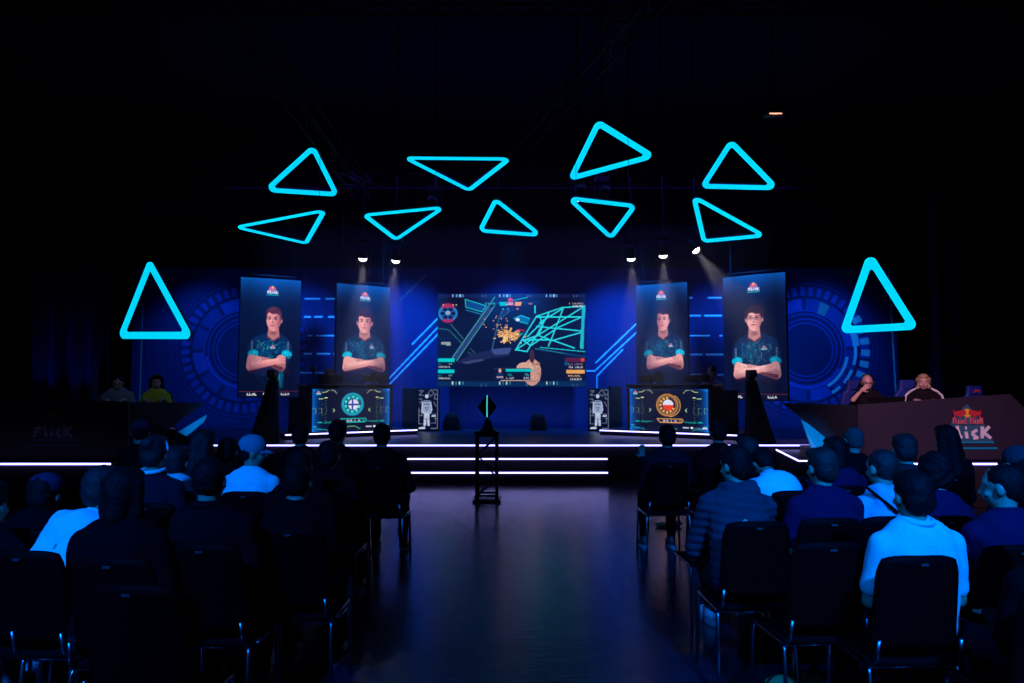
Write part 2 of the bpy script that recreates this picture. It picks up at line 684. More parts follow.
# picture window in photograph units
wx0, wx1 = 131, 899
wy0, wy1 = 268, 382 + (1.69 - 0.6) * F / BD
cv = Canvas((wx0, wy0, wx1, wy1), 1000, 214, (80, 80, 80), ss=2)
base = np.array([92, 92, 92]) / 255
cv.A[:] = base
T = (165, 175, 172)
def gear(cx, cy, sgn):
    dk = (62, 60, 62)
    mid = (118, 118, 118)
    cv.ring((cx, cy), 0, 70, (84, 84, 84))
    for k in range(44):
        a = k * 360 / 44
        cv.ring((cx, cy), 54, 63, (140, 140, 140), 1, a, a + 4.6)
    cv.ring((cx, cy), 52.5, 54, dk)
    for k in range(12):
        a = k * 30 + 4
        cv.ring((cx, cy), 40, 51, mid if k % 3 else (150, 150, 150), 1, a, a + 25)
    cv.ring((cx, cy), 0, 39, (74, 72, 74))
    for r in (38.5, 35, 30, 26):
        cv.ring((cx, cy), r, r + 1.2, (135, 140, 140))
    cv.ring((cx, cy), 66, 67, (120, 120, 120))
    cv.ring((cx, cy), 70, 71, (110, 110, 110))
    lo, hi = (190, 330)
    cv.ring((cx, cy), 36.5, 38.3, T, 1, lo, hi)
cv.ring((238, 352), 0, 1, T)
gear(243, 350, 1)
gear(807, 350, -1)
cv.grain = .04
cv.A[..., 1] *= .46
cv.A[..., 0] *= .4
# right gear brighter arcs
for r0, r1, a0, a1, c in ((40, 43, 300, 350, (190, 205, 205)), (48, 51, 342, 5, (200, 210, 210)), (48, 51, 318, 336, (200, 210, 210)), (48, 51, 300, 312, (190, 200, 200)),
                          (47, 54, 4, 20, (190, 190, 190)), (38, 50, 60, 72, (120, 120, 120))):
    cv.ring((807, 350), r0, r1, c, 1, a0, a1)
for k in range(6):
    a = -28 + k * 11
    cv.ring((807, 350), 55, 64, (185, 190, 190), 1, a, a + 6)
# dashed light lines between the portrait screens
for y, segs in ((299, ((303, 319), (324, 336))), (317, ((303, 310), (313, 322), (327, 337))), (336, ((307, 312), (315, 337))), (354, ((303, 312), (316, 330), (333, 337))), (373, ((300, 312), (315, 337)))):
    for a, b in segs: cv.rect(a, y - .9, b, y + .9, (240, 255, 235))
for y, segs in ((298, ((688, 694), (709, 723))), (316, ((688, 702), (705, 723))), (336, ((688, 711), (720, 723))), (355, ((690, 703), (706, 724))), (375, ((690, 702), (706, 724)))):
    for a, b in segs: cv.rect(a, y - .9, b, y + .9, (240, 255, 235))
# diagonal stripes
S = (205, 255, 250)
cv.path([(412, 344.5), (440, 316)], 1.5, S)
cv.path([(386, 382), (440, 325)], 1.5, S)
cv.path([(386, 388), (440, 332)], 1.5, S)
cv.path([(637, 324), (596, 363)], 1.5, S)
cv.path([(640, 330), (595, 371), (580, 371)], 1.5, S)
cv.path([(623, 350), (597, 376), (597, 390)], 1.5, S)
cv.path([(400, 300), (425, 275)], 1.5, (105, 105, 105))
# vertical seams of the cloth
cv.rect(140, 268, 141, 440, (150, 160, 160))
cv.path([(892, 268), (896, 410)], 1.6, (190, 210, 215))
back = empty('stage_backdrop', ((bx0 + bx1) / 2, BD, 0.6), 0, 'wide blue printed backdrop with gear rings and diagonal stripes behind the stage', 'backdrop')
pr = display('printed_cloth', cv, bx1 - bx0, bz1 - bz0, PRINT, back, x0=-(bx1 - bx0) / 2, z0=0)
fr = MB()
hw = (bx1 - bx0) / 2
for a, b in (((-hw, 0), (hw, 0)), ((-hw, bz1 - bz0), (hw, bz1 - bz0)), ((-hw, 0), (-hw, bz1 - bz0)), ((hw, 0), (hw, bz1 - bz0))):
    fr.bar((a[0], .06, a[1] + (.03 if a[1] == 0 else -.03)), (b[0], .06, b[1] + (.03 if b[1] == 0 else -.03)), .05)
for k in range(1, 12):
    x = -hw + k * 2 * hw / 12
    fr.bar((x, .06, 0.03), (x, .06, bz1 - bz0), .05)
fr.build('support_frame', M_alu, back)

# ------------------------------------------------------------------ the stage
SY = 12.3
sxl, sxr = PZ(197, 444, .6).x * 1.0, P(815, 446, SY).x
sxl = -sxr - .1
st = empty('stage_platform', (0, SY, 0), 0, 'long low dark stage with a white light strip along its front edge', 'stage')
MB().prism([(sxl, 0), (sxr, 0), (sxr + 3.6, 6), (sxl - 3.6, 6)], 0, .575, 'xy').build('riser', M_riser, st)
MB().prism([(sxl - .02, -.02), (sxr + .02, -.02), (sxr + 3.6, 6), (sxl - 3.6, 6)], .576, .6, 'xy').build('deck', M_stage, st)
MB().box(((sxl + sxr) / 2, -.032, .588), (sxr - sxl, .018, .022)).build('light_strip', M_strip, st)

stx0, stx1 = P(408, 457, 12.05).x, P(607, 457, 12.05).x
steps = empty('stage_steps', ((stx0 + stx1) / 2, SY - .03, 0), 0, 'two wide black steps with white strips at the middle of the stage front', 'steps')
hwid = (stx1 - stx0) / 2
MB().box((0, -.14, .195), (2 * hwid, .27, .39), .004).build('upper_step', M_riser, steps)
MB().box((-.03, -.405, .095), (2 * hwid, .25, .19), .004).build('lower_step', M_riser, steps)
MB().box((0, -.285, .385), (2 * hwid, .016, .022)).build('light_strip', M_strip, steps)
MB().box((-.03, -.54, .185), (2 * hwid, .016, .022)).build('light_strip', M_strip, steps)

# side ramp on the right with its strip
a, b, c = Vector((4.58, 12.2, .52)), Vector((4.78, 11.75, .38)), Vector((5.1, 11.75, .38))
ramp = empty('side_ramp', (5.1, 12.0, 0), 0, 'small dark side ramp with a bent white strip at the right end of the stage', 'ramp')
off = Vector((-5.1, -12.0, 0))
mb = MB()
q = [a + off, b + off, Vector((5.5, 11.75, .38)) + off, Vector((5.5, 12.2, .52)) + off]
vs = [tuple(p) for p in q] + [(p.x, p.y, 0) for p in q]
mb.add(vs, [(0, 1, 2, 3), (7, 6, 5, 4), (0, 4, 5, 1), (1, 5, 6, 2), (2, 6, 7, 3), (3, 7, 4, 0)])
mb.build('ramp_body', M_stage, ramp)
MB().bar(a + off + Vector((-.012, -.012, 0)), b + off + Vector((-.012, -.012, 0)), .02).bar(b + off + Vector((0, -.012, 0)), c + off + Vector((-.05, -.012, 0)), .02).build('light_strip', M_strip, ramp)

# ------------------------------------------------------------------ Flick mark painter (small, for screens)
def mark(cv, cx, cy, s, dim=1.0):
    """small game-event mark: winged red top, white word, teal rule"""
    k = lambda c: tuple(x * dim for x in c)
    cv.poly([(cx - 9 * s, cy + 5 * s), (cx - 5 * s, cy - 6 * s), (cx, cy - 9 * s), (cx + 5 * s, cy - 6 * s), (cx + 9 * s, cy + 5 * s)], k((150, 170, 220)), .85)
    cv.ell((cx - 3 * s, cy - 5 * s), (3 * s, 1.7 * s), k((235, 40, 60)))
    cv.ell((cx + 3 * s, cy - 5 * s), (3 * s, 1.7 * s), k((235, 40, 60)))
    cv.ell((cx, cy - 5.4 * s), (1.6 * s, 1.8 * s), k((255, 200, 60)))
    cv.rect(cx - 5 * s, cy - 2.6 * s, cx + 5 * s, cy - .6 * s, k((235, 70, 90)))
    W = k((245, 245, 255))
    x = cx - 9 * s
    t = .95 * s
    cv.path([(x, cy + 5 * s), (x, cy + .6 * s), (x + 3 * s, cy + .6 * s)], t, W)
    cv.line((x, cy + 2.7 * s), (x + 2.5 * s, cy + 2.7 * s), t, W)
    cv.path([(x + 5 * s, cy + .2 * s), (x + 5 * s, cy + 5 * s), (x + 6.3 * s, cy + 5 * s)], t, W)
    cv.line((x + 8.6 * s, cy + 2 * s), (x + 8.6 * s, cy + 5 * s), t, W)
    cv.path([(x + 13.6 * s, cy + 1.6 * s), (x + 11.4 * s, cy + 3 * s), (x + 13.6 * s, cy + 5 * s)], t, W)
    cv.line((x + 15.6 * s, cy + .6 * s), (x + 15.6 * s, cy + 5 * s), t, W)
    cv.path([(x + 19 * s, cy + .6 * s), (x + 16.2 * s, cy + 2.8 * s), (x + 19 * s, cy + 5 * s)], t, W)
    cv.rect(cx - 11 * s, cy + 6.6 * s, cx + 11 * s, cy + 7.8 * s, k((0, 190, 200)))


def glyph_row(cv, x0, x1, y, h, n, col, seed=0):
    r = random.Random(seed)
    x = x0
    step = (x1 - x0) / n
    for i in range(n):
        if r.random() < .85:
            cv.path([(x, y + h), (x + step * .35, y), (x + step * .7, y + h)] if r.random() < .5 else [(x, y), (x, y + h), (x + step * .6, y + h)], step * .28, col)
        x += step


def portrait(v):
    """one portrait card, 100 wide and 190 tall"""
    cv = Canvas((0, 0, 100, 190), 124, 236, (5, 10, 40), ss=2)
    g = np.clip(1 - cv.Y / 45, 0, 1) ** 1.6
    cv.add(g, (0, 66, 118), 1.0)
    sd = np.clip((np.abs(cv.X - 50) - 34) / 16, 0, 1)
    cv.add(sd * np.clip(1 - cv.Y / 170, 0.1, 1), (0, 14, 34), .8)
    bt = np.clip((cv.Y - 120) / 70, 0, 1)
    cv.add(bt * sd, (0, 20, 40), 1)
    hx = v['hx']; hy = v['hy']; k = v.get('k', 1.0)
    SK = v['skin']; SH = (SK[0] * .5, SK[1] * .36, SK[2] * .45); HL = tuple(min(255, x * 1.12) for x in SK)
    cv2 = (5, 36, 78)
    by = v['sy']      # shoulder line
    cx = v['cx']; sw = v['sw']
    # torso
    ay_ = v['ay']
    cv.poly([(cx - sw, by + 8), (cx - sw * .75, by), (hx - 9, by - 9), (hx + 9, by - 9), (cx + sw * .8, by), (cx + sw, by + 8), (cx + sw + 3, by + 30), (cx + sw * .72, by + 52), (cx + sw * .68, 181), (cx - sw * .72, 181), (cx - sw * .72, by + 50), (cx - sw - 2, by + 30)], cv2)
    cv.poly([(cx - sw * .7, by + 62), (cx + sw * .68, by + 62), (cx + sw * .68, 181), (cx - sw * .72, 181)], (4, 12, 34), .9)
    for sx in (-1, 1):
        x = cx + sx * sw * v['cuff']
        cv.poly([(cx + sx * sw * .55, by + 1), (cx + sx * sw * .9, by + 5), (cx + sx * (sw * 1.08), by + 16), (x + 9.5 * sx, ay_ - 8), (x - 8 * sx, ay_ - 5), (cx + sx * sw * .5, by + 22)], (6, 40, 84))
    cv.ell((cx - sw * .3, by + 20), (sw * .5, 22), (10, 66, 120), .7, 1)
    cv.ell((cx + sw * .4, by + 20), (sw * .4, 20), (8, 50, 100), .6, 1)
    # neck
    cv.poly([(hx - 8 * k, hy + 8), (hx + 8 * k, hy + 8), (hx + 10 * k, by + 1), (hx, by + 5), (hx - 10 * k, by + 1)], tuple(x * .78 for x in SK))
    cv.ell((hx, by - 7), (8, 5), SH, .6, .8)
    cv.path([(hx - 10 * k, by - 1), (hx, by + 6), (hx + 10 * k, by - 1)], 2, (110, 40, 60))
    # head
    cv.ell((hx, hy + 1), (12 * k, 17 * k), SK)
    cv.ell((hx, hy + 8), (9.5 * k, 11 * k), SK)
    for sx in ((-1, 1) if not v.get('turn') else (v['turn'],)):
        cv.ell((hx + sx * 12.2 * k, hy + 2), (2.2 * k, 4 * k), tuple(x * .8 for x in SK))
    sdn = v.get('shade', 1)
    m = np.clip(sdn * (cv.X - hx) / (9 * k), 0, 1) * ((((cv.X - hx) / (12 * k)) ** 2 + ((cv.Y - hy - 1) / (17 * k)) ** 2) < 1)
    cv.put(m, SH, .55)
    cv.ell((hx - sdn * 4 * k, hy + 3 * k), (5 * k, 6 * k), HL, .7, 1)
    # hair
    hr = v['hair']
    hc = v['hc']
    m = ((((cv.X - hx - v.get('hsx', 0)) / (13.6 * k)) ** 2 + ((cv.Y - hy + 5 * k) / (15.5 * k)) ** 2) < 1) & (cv.Y < hy - 9.2 * k + .12 * (cv.X - hx + 3) + .8 * np.sin(cv.X * .5) + (hr - 1) * 1.5)
    cv.put(m.astype(float), hc)
    m = ((((cv.X - hx) / (13.2 * k)) ** 2 + ((cv.Y - hy + 3) / (15.5 * k)) ** 2) < 1) & (np.abs(cv.X - hx) > 10.6 * k) & (cv.Y < hy + 1)
    cv.put(m.astype(float), hc)
    if v.get('curly'):
        for i in range(12):
            a = PI * i / 11
            cv.ell((hx - 12 * k * math.cos(a), hy - 6 * k - 11 * k * math.sin(a)), (3.4, 3.4), hc)
    cv.ell((hx - sdn * 3, hy - 15 * k), (6, 3), tuple(min(255, x * 1.4 + 6) for x in hc), .5, 1)
    # brows, eyes, nose, mouth
    e = hx + v.get('fx', 0)
    for sx in (-1, 1):
        cv.line((e + sx * 2.6 * k, hy - 3.2 * k), (e + sx * 7 * k, hy - 3.6 * k), 1.3, (60, 25, 30))
        cv.ell((e + sx * 4.8 * k, hy - .6 * k), (2.2, 1.2), (50, 20, 30))
        cv.ell((e + sx * 4.8 * k, hy - .9 * k), (.8, .7), (20, 10, 20))
    cv.line((e, hy), (e + .8, hy + 5 * k), 1.2, tuple(x * .72 for x in SK))
    cv.ell((e + .4, hy + 5.4 * k), (2.2, 1.1), tuple(x * .68 for x in SK))
    cv.line((e - 3.2, hy + 9.6 * k), (e + 3.2, hy + 9.4 * k), 1.4, (170, 50, 60))
    cv.line((e - 2.5, hy + 11.3 * k), (e + 2.5, hy + 11.3 * k), .8, tuple(x * .75 for x in SK))
    if v.get('glasses'):
        for sx in (-1, 1):
            for t in range(8):
                a, b = 2 * PI * t / 8, 2 * PI * (t + 1) / 8
                cv.line((e + sx * 5 * k + 4 * math.cos(a), hy - .5 + 3 * math.sin(a)), (e + sx * 5 * k + 4 * math.cos(b), hy - .5 + 3 * math.sin(b)), .7, (90, 60, 80))
        cv.line((e - 1, hy - .8), (e + 1, hy - .8), .7, (90, 60, 80))
    # jersey pattern
    r = random.Random(v['seed'])
    for i in range(60):
        x = cx + r.uniform(-.72, .72) * sw
        y = by + r.uniform(6, 34)
        a = r.choice((0.6, -0.6, 1.57, 2.2))
        L = r.uniform(2, 8)
        cv.line((x, y), (x + L * math.cos(a), y + L * math.sin(a)), .9, r.choice(((0, 130, 165), (40, 170, 190), (80, 150, 140), (0, 80, 150))), .8)
    for k2 in range(3):
        cv.ring((cx - 3, by + 18), 3 + 4 * k2, 3.8 + 4 * k2, (0, 120, 150), .7, 20, 300)
    for i in range(34):
        x = cx + r.uniform(-.6, .6) * sw
        y = r.uniform(by + 62, 178)
        cv.line((x, y), (x + r.uniform(-4, 4), y + r.uniform(-5, 5)), .9, (0, 90, 130), .8)
    if v.get('tail'):
        cv.poly([(cx + sw * .3, by + 58), (cx + sw * .66, by + 48), (cx + sw * .66, 176), (cx + sw * .46, 176), (cx + sw * .25, 150)], (0, 130, 170), .85)
        cv.line((cx + sw * .45, by + 62), (cx + sw * .55, 172), 3, (60, 220, 230), .6)
    mark(cv, cx + sw * v.get('mx', .38), by + 16, .42)
    # sleeves' bright cuffs
    ay = v['ay']
    for sx in (-1, 1):
        x = cx + sx * sw * v['cuff']
        y = ay - 8 + (v.get('tilt', 0) * sx)
        cv.ell((x, y), (9, 6.5), (0, 175, 215), 1, 0, .25 * sx)
        cv.ell((x - 2 * sx, y - 2), (5, 3), (80, 235, 250), .7, 1)
        cv.line((x - 8.6, y + 5 + 1.6 * sx), (x + 8.6, y + 5 - 1.6 * sx), 1.8, (60, 15, 30))
        for q in range(5):
            cv.rect(x + sx * 2 - 1.6, y - 20 + q * 2.8, x + sx * 2 + 1.6, y - 18.4 + q * 2.8, (170, 185, 210), .6)
    # folded forearms
    el, er = (cx - sw * v['el'], ay + 12 + v.get('eld', 0)), (cx + sw * v['er'], ay + 12)
    def limb(p, q, w0, w1, col):
        for t in np.linspace(0, 1, 26):
            cv.ell((p[0] + (q[0] - p[0]) * t, p[1] + (q[1] - p[1]) * t), (w0 + (w1 - w0) * t,) * 2, col)
    up = lambda x, sx: (x, ay)
    limb((el[0] + 1, ay), el, 7, 7.5, SK)
    limb((er[0] - 1, ay), er, 7, 7.5, SK)
    limb(er, (cx - sw * .35, ay + 1), 7.3, 4.6, tuple(x * .84 for x in SK))
    limb((er[0], er[1] + 3), (cx - sw * .3, ay + 6), 3, 1.5, SH)
    limb(el, (cx + sw * .5, ay + 3), 7.5, 4.8, SK)
    limb((el[0] + 3, el[1] - 3), (cx + sw * .4, ay), 3, 2, HL)
    # hands: fingers resting on the arms
    hxr = cx + sw * .62
    for q in range(4):
        cv.line((hxr - 5, ay + 2 + q * 2.6 - 3), (hxr + 4, ay - 3 + q * 3.0), 2.6, SK)
        cv.line((hxr - 5, ay + 3.4 + q * 2.6 - 3), (hxr + 4, ay - 1.6 + q * 3.0), .6, SH, .8)
    hxl = cx - sw * .62
    for q in range(3):
        cv.line((hxl - 2, ay - 4 + q * 2.7), (hxl + 6, ay - 2 + q * 2.7), 2.4, HL)
    cv.line((el[0] - 3, el[1] + 7.5), (cx + sw * .3, ay + 9), 1.6, SH, .9)
    # the card's dark studio shading
    dk = v.get('dark', 1)
    g = np.clip((dk * (cv.X - cx) / sw - .1) / 1.1, 0, 1) * np.clip((cv.Y - by) / 12, 0, 1)
    cv.put(g, (5, 10, 40), .42)
    g = np.clip((cv.Y - ay - 12) / 30, 0, 1)
    cv.put(g, (5, 10, 40), .6)
    g = ((cv.Y > ay + 5) & (cv.Y < ay + 24) & (np.abs(cv.X - cx) < sw)).astype(float) * np.clip((cv.Y - ay - 5) / 16, 0, 1)
    cv.put(g, (50, 12, 40), .4)
    # head mark and sponsor row
    mark(cv, v.get('lx', 50), 19, .95)
    cv.rect(0, 180.5, 100, 181.2, (120, 50, 50), .8)
    glyph_row(cv, 14, 30, 183.5, 3, 4, (240, 240, 250), 3)
    cv.ell((42, 185), (2.4, 2.4), (240, 240, 250))
    glyph_row(cv, 46, 60, 184, 2, 6, (160, 160, 180), 4)
    glyph_row(cv, 70, 84, 183.5, 3, 4, (240, 240, 250), 5)
    return cv


PV = [
    dict(hx=55, hy=65, k=1.02, cx=50, sw=34, sy=94, ay=129, dark=-1, skin=(236, 150, 150), hair=1, hc=(84, 36, 44), shade=1, turn=1, fx=-2, cuff=.82, el=.92, er=.55, tail=1, tilt=0, seed=1, mx=.12, lx=52),
    dict(hx=52, hy=62, cx=52, sw=37, sy=89, ay=128, skin=(245, 165, 160), hair=2, hc=(50, 22, 35), shade=1, k=1.08, dark=1, fx=-.5, cuff=.86, el=.88, er=.88, seed=2, lx=52, curly=0),
    dict(hx=53, hy=60, cx=54, sw=36, sy=88, ay=125, skin=(238, 160, 160), hair=1, hc=(38, 18, 30), shade=-1, turn=1, fx=-2, k=1.0, dark=-1, cuff=.86, el=.75, er=.84, seed=3, lx=50),
    dict(hx=50, hy=66, k=1.02, dark=1, cx=52, sw=35, sy=96, ay=139, skin=(248, 172, 170), hair=2, hc=(48, 24, 34), shade=1, fx=-1, curly=1, glasses=1, cuff=.88, el=.84, er=.9, seed=4, lx=50),
]
PLAB = ['tall portrait screen left of all the portraits, brown-haired player turned sideways with folded arms',
        'tall portrait screen just left of the middle, smiling dark-haired player above the blue table',
        'tall portrait screen just right of the middle, short-haired serious player above the orange table',
        'tall portrait screen right of all the portraits, curly-haired player in glasses']


def screen_between(a, b, h, name, lab, cat, group=None):
    """Empty at the lower-left corner a, local x runs to b"""
    d = b - a
    e = empty(name, a, math.atan2(d.y, d.x), lab, cat, group)
    return e, Vector((d.x, d.y, 0)).length


corners = [((241, 277, 15.0), (301, 281, 15.6)), ((337, 283, 15.0), (390, 288, 15.75)), ((636, 286, 15.7), (687, 282, 15.05)), ((723, 278, 15.5), (785, 272, 14.65))]
for i, ((u0, v0, d0), (u1, v1, d1)) in enumerate(corners):
    a, b = P(u0, v0, d0), P(u1, v1, d1)
    top = (a.z + b.z) / 2
    bot = 1.36 if i != 3 else 1.30
    a.z = b.z = bot
    e, wd = screen_between(a, b, 0, 'portrait_screen', PLAB[i], 'screen', 'tall portrait screens')
    h = top - bot
    display('display_panel', portrait(PV[i]), wd, h, LED, e, 0, 0, -.002)
    mb = MB().box((wd / 2, .05, h / 2), (wd + .02, .09, h + .02), .008)
    mb.build('cabinet', M_black, e)
    mb = MB().bar((.1, .05, h + .08), (wd - .1, .05, h + .08), .03)
    mb.build('hanging_bar', M_metal, e)
    mb = MB()
    for x in (.15, wd - .15):
        mb.tube([(x, .05, h), (x, .05, h + .08)], .012, 6)
        mb.tube([(x, .05, h + .08), (x, .05, 9.0 - bot)], .006, 6)
    mb.build('hanging_cable', M_metal, e)

# ------------------------------------------------------------------ main screen: game picture
cv = Canvas((48, 58, 992, 645), 300, 186, (8, 6, 32), ss=2)
TE = (30, 200, 210)
cv.A[:] = np.array((6, 4, 26)) / 255
cv.rect(48, 58, 992, 82, (14, 20, 70))
cv.rect(48, 612, 992, 645, (4, 40, 80))
for x0 in (140, 440, 740):
    for k in range(4): cv.rect(x0 + k * 22, 60, x0 + k * 22 + (14 if k in (1, 2) else 7), 78, (150, 190, 220) if k % 2 == 0 else (60, 150, 220))
    for k in range(4): cv.rect(x0 + k * 22, 614, x0 + k * 22 + 8, 634, (200, 220, 190) if k % 2 == 0 else (40, 120, 150))
for x0 in (330, 620, 915):
    cv.rect(x0, 64, x0 + 8, 78, (70, 90, 130)); cv.rect(x0 + 20, 64, x0 + 26, 78, (70, 90, 130))
    cv.rect(x0 - 8, 628, x0, 645, (60, 90, 120)); cv.rect(x0 + 22, 628, x0 + 28, 645, (60, 90, 120))
# left beams
cv.poly([(222, 92), (358, 134), (330, 172), (226, 142)], (10, 70, 130)); cv.path([(222, 92), (358, 134), (330, 172), (226, 142), (222, 92)], 5, TE)
cv.path([(228, 160), (328, 188)], 7, (30, 120, 160))
cv.poly([(362, 140), (408, 140), (175, 480), (140, 470)], (40, 60, 110))
cv.path([(412, 78), (350, 165), (140, 465)], 6, (70, 160, 160)); cv.path([(412, 132), (170, 482)], 5, (70, 170, 160))
cv.path([(50, 278), (118, 286), (210, 382)], 5, (40, 120, 110)); cv.path([(130, 250), (212, 345)], 5, (50, 130, 120))
cv.path([(242, 424), (268, 452)], 5, (60, 90, 90)); cv.path([(258, 404), (292, 444)], 5, (50, 100, 90))
cv.path([(50, 340), (160, 342)], 3, (10, 50, 90))
cv.rect(70, 362, 130, 380, (150, 160, 160)); cv.rect(100, 376, 132, 386, (150, 160, 160))
# dark arms
cv.poly([(470, 150), (510, 165), (440, 215), (398, 415), (385, 400), (435, 215)], (24, 36, 80)); cv.path([(462, 162), (436, 218), (398, 408)], 5, (40, 110, 130))
cv.path([(510, 165), (445, 218)], 4, (60, 120, 150))
# ship
cv.poly([(155, 500), (270, 440), (440, 402), (525, 396), (498, 455), (395, 465), (300, 490)], (26, 30, 66))
cv.poly([(385, 410), (525, 398), (500, 440), (410, 445)], (60, 75, 130)); cv.poly([(200, 492), (330, 470), (350, 480), (230, 505)], (60, 66, 100))
# gold crowd
r = random.Random(5)
for i in range(150):
    x, y = r.gauss(505, 42), r.gauss(325, 20)
    cv.ell((x, y), (r.uniform(4, 11), r.uniform(3, 8)), r.choice(((240, 180, 90), (220, 150, 60), (255, 205, 130), (200, 130, 60))))
for i in range(22): cv.ell((r.gauss(450, 50), r.gauss(265, 30)), (4, 4), (230, 170, 90))
cv.poly([(535, 215), (580, 195), (636, 215), (634, 250), (560, 236)], (0, 110, 170)); cv.path([(535, 215), (580, 195), (636, 215)], 6, (40, 190, 230)); cv.ell((558, 222), (14, 10), (220, 240, 255))
cv.path([(575, 236), (634, 252)], 5, TE); cv.path([(560, 285), (604, 292)], 10, (170, 20, 60)); cv.poly([(565, 315), (600, 300), (620, 320), (580, 330)], (40, 170, 160))
cv.poly([(530, 410), (560, 380), (690, 190), (660, 180), (600, 300), (500, 400)], (12, 18, 50))
# lattice
G = (40, 215, 225)
L_ = [((680, 205), (845, 142), (985, 132), (985, 405)), ]
for pl in ([(545, 415), (680, 200), (845, 145), (990, 135)], [(990, 135), (968, 400)], [(978, 140), (960, 400)], [(620, 420), (680, 320), (760, 175)], [(755, 390), (800, 280), (850, 150)],
           [(680, 205), (985, 205)], [(680, 265), (980, 295)], [(590, 350), (775, 350), (920, 402)], [(545, 415), (690, 320), (980, 140)], [(600, 355), (640, 385)], [(700, 240), (840, 155)],
           [(620, 330), (760, 195)], [(680, 318), (780, 355), (975, 300)], [(820, 270), (980, 200)], [(640, 388), (820, 270)], [(690, 320), (600, 352)], [(545, 412), (620, 425)], [(700, 200), (720, 260), (690, 320)], [(640, 385), (590, 352)], [(670, 135), (670, 178)]):
    cv.path(pl, 9, G)
cv.path([(980, 140), (970, 400)], 20, (30, 180, 200))
cv.path([(670, 405), (880, 440), (990, 455)], 7, (30, 120, 150)); cv.path([(700, 398), (990, 425)], 6, TE); cv.path([(860, 440), (990, 455)], 10, (0, 60, 110))
cv.path([(500, 105), (620, 80)], 5, TE); cv.path([(420, 118), (480, 108)], 4, (20, 90, 150))
# rock and crest
cv.ell((650, 555), (58, 85), (205, 150, 130)); cv.ell((600, 530), (50, 38), (215, 165, 145)); cv.ell((650, 455), (16, 45), (60, 35, 40))
for i in range(40): cv.ell((r.uniform(580, 700), r.uniform(490, 605)), (7, 5), r.choice(((150, 100, 90), (235, 190, 160), (180, 130, 110))), .7)
cv.rect(48, 606, 990, 612, (8, 6, 30)); cv.rect(450, 604, 700, 611, (190, 150, 140))
# emblem upper left
cv.ell((112, 182), (62, 55), (40, 120, 190)); cv.ell((112, 140), (40, 22), (180, 30, 70)); cv.ell((112, 225), (36, 16), (170, 30, 80)); cv.ell((112, 182), (48, 40), (30, 90, 150))
for k in range(6):
    a = k * PI / 3
    cv.ell((112 + 34 * math.cos(a), 182 + 28 * math.sin(a)), (14, 11), (8, 8, 40))
cv.ell((112, 178), (16, 13), (120, 180, 220)); cv.ell((112, 178), (6, 6), (240, 120, 100))
for x in (82, 146, 165): cv.ell((x, 128), (5, 5), (230, 180, 180))
# top bar
cv.poly([(440, 108), (484, 108), (490, 134), (445, 134)], (0, 190, 200)); cv.poly([(540, 108), (586, 108), (578, 134), (540, 134)], (240, 160, 60))
cv.path([(340, 112), (440, 112)], 5, (10, 60, 120)); cv.path([(590, 112), (700, 112)], 5, (10, 60, 140))
glyph_row(cv, 352, 420, 114, 10, 8, (60, 200, 190), 1); glyph_row(cv, 612, 655, 114, 10, 5, (240, 150, 90), 2)
cv.poly([(488, 132), (495, 96), (512, 82), (528, 96), (538, 132)], (170, 60, 110)); cv.ell((512, 92), (16, 9), (220, 50, 70)); glyph_row(cv, 486, 538, 112, 14, 6, (245, 225, 235), 3)
glyph_row(cv, 490, 536, 148, 12, 5, (70, 150, 210), 9); cv.ell((465, 154), (7, 5), (40, 170, 200)); cv.ell((557, 153), (9, 6), (220, 90, 100))
glyph_row(cv, 890, 985, 115, 7, 9, (220, 200, 190), 11); glyph_row(cv, 915, 985, 128, 12, 8, (235, 225, 225), 12)
# side bars
for y in (466, 538): cv.rect(50, y, 155, y + 24, (0, 205, 205))
for y in (498, 570): glyph_row(cv, 52, 76, y, 9, 3, (30, 190, 170), 5); glyph_row(cv, 122, 142, y, 9, 2, (140, 220, 210), 6)
for y in (516, 588): glyph_row(cv, 54, 135, y, 10, 9, (220, 225, 225), 7)
cv.rect(860, 464, 985, 490, (90, 14, 30)); cv.rect(962, 466, 984, 487, (235, 60, 30)); cv.rect(868, 540, 985, 563, (240, 165, 80))
glyph_row(cv, 880, 975, 498, 10, 9, (150, 120, 120), 8); glyph_row(cv, 885, 975, 517, 10, 9, (220, 220, 225), 9); glyph_row(cv, 880, 980, 572, 10, 7, (240, 180, 120), 10); glyph_row(cv, 895, 978, 592, 12, 8, (230, 230, 230), 14)
cv.ell((866, 500), (10, 14), (0, 90, 140))
# player inset
cv.rect(406, 532, 640, 602, (8, 8, 30)); cv.path([(406, 532), (640, 532)], 3, (100, 80, 90)); cv.rect(412, 536, 472, 598, (14, 16, 50))
cv.ell((445, 545), (9, 13), (225, 170, 160)); cv.poly([(418, 598), (424, 568), (445, 560), (466, 568), (470, 598)], (10, 50, 100)); cv.rect(424, 582, 466, 590, (220, 160, 150))
cv.rect(482, 534, 652, 552, (0, 200, 200)); glyph_row(cv, 488, 526, 562, 12, 4, (30, 190, 180), 15); glyph_row(cv, 606, 632, 562, 12, 3, (60, 220, 210), 16); glyph_row(cv, 488, 536, 584, 12, 5, (200, 220, 230), 17); glyph_row(cv, 600, 632, 584, 12, 3, (190, 210, 220), 18)

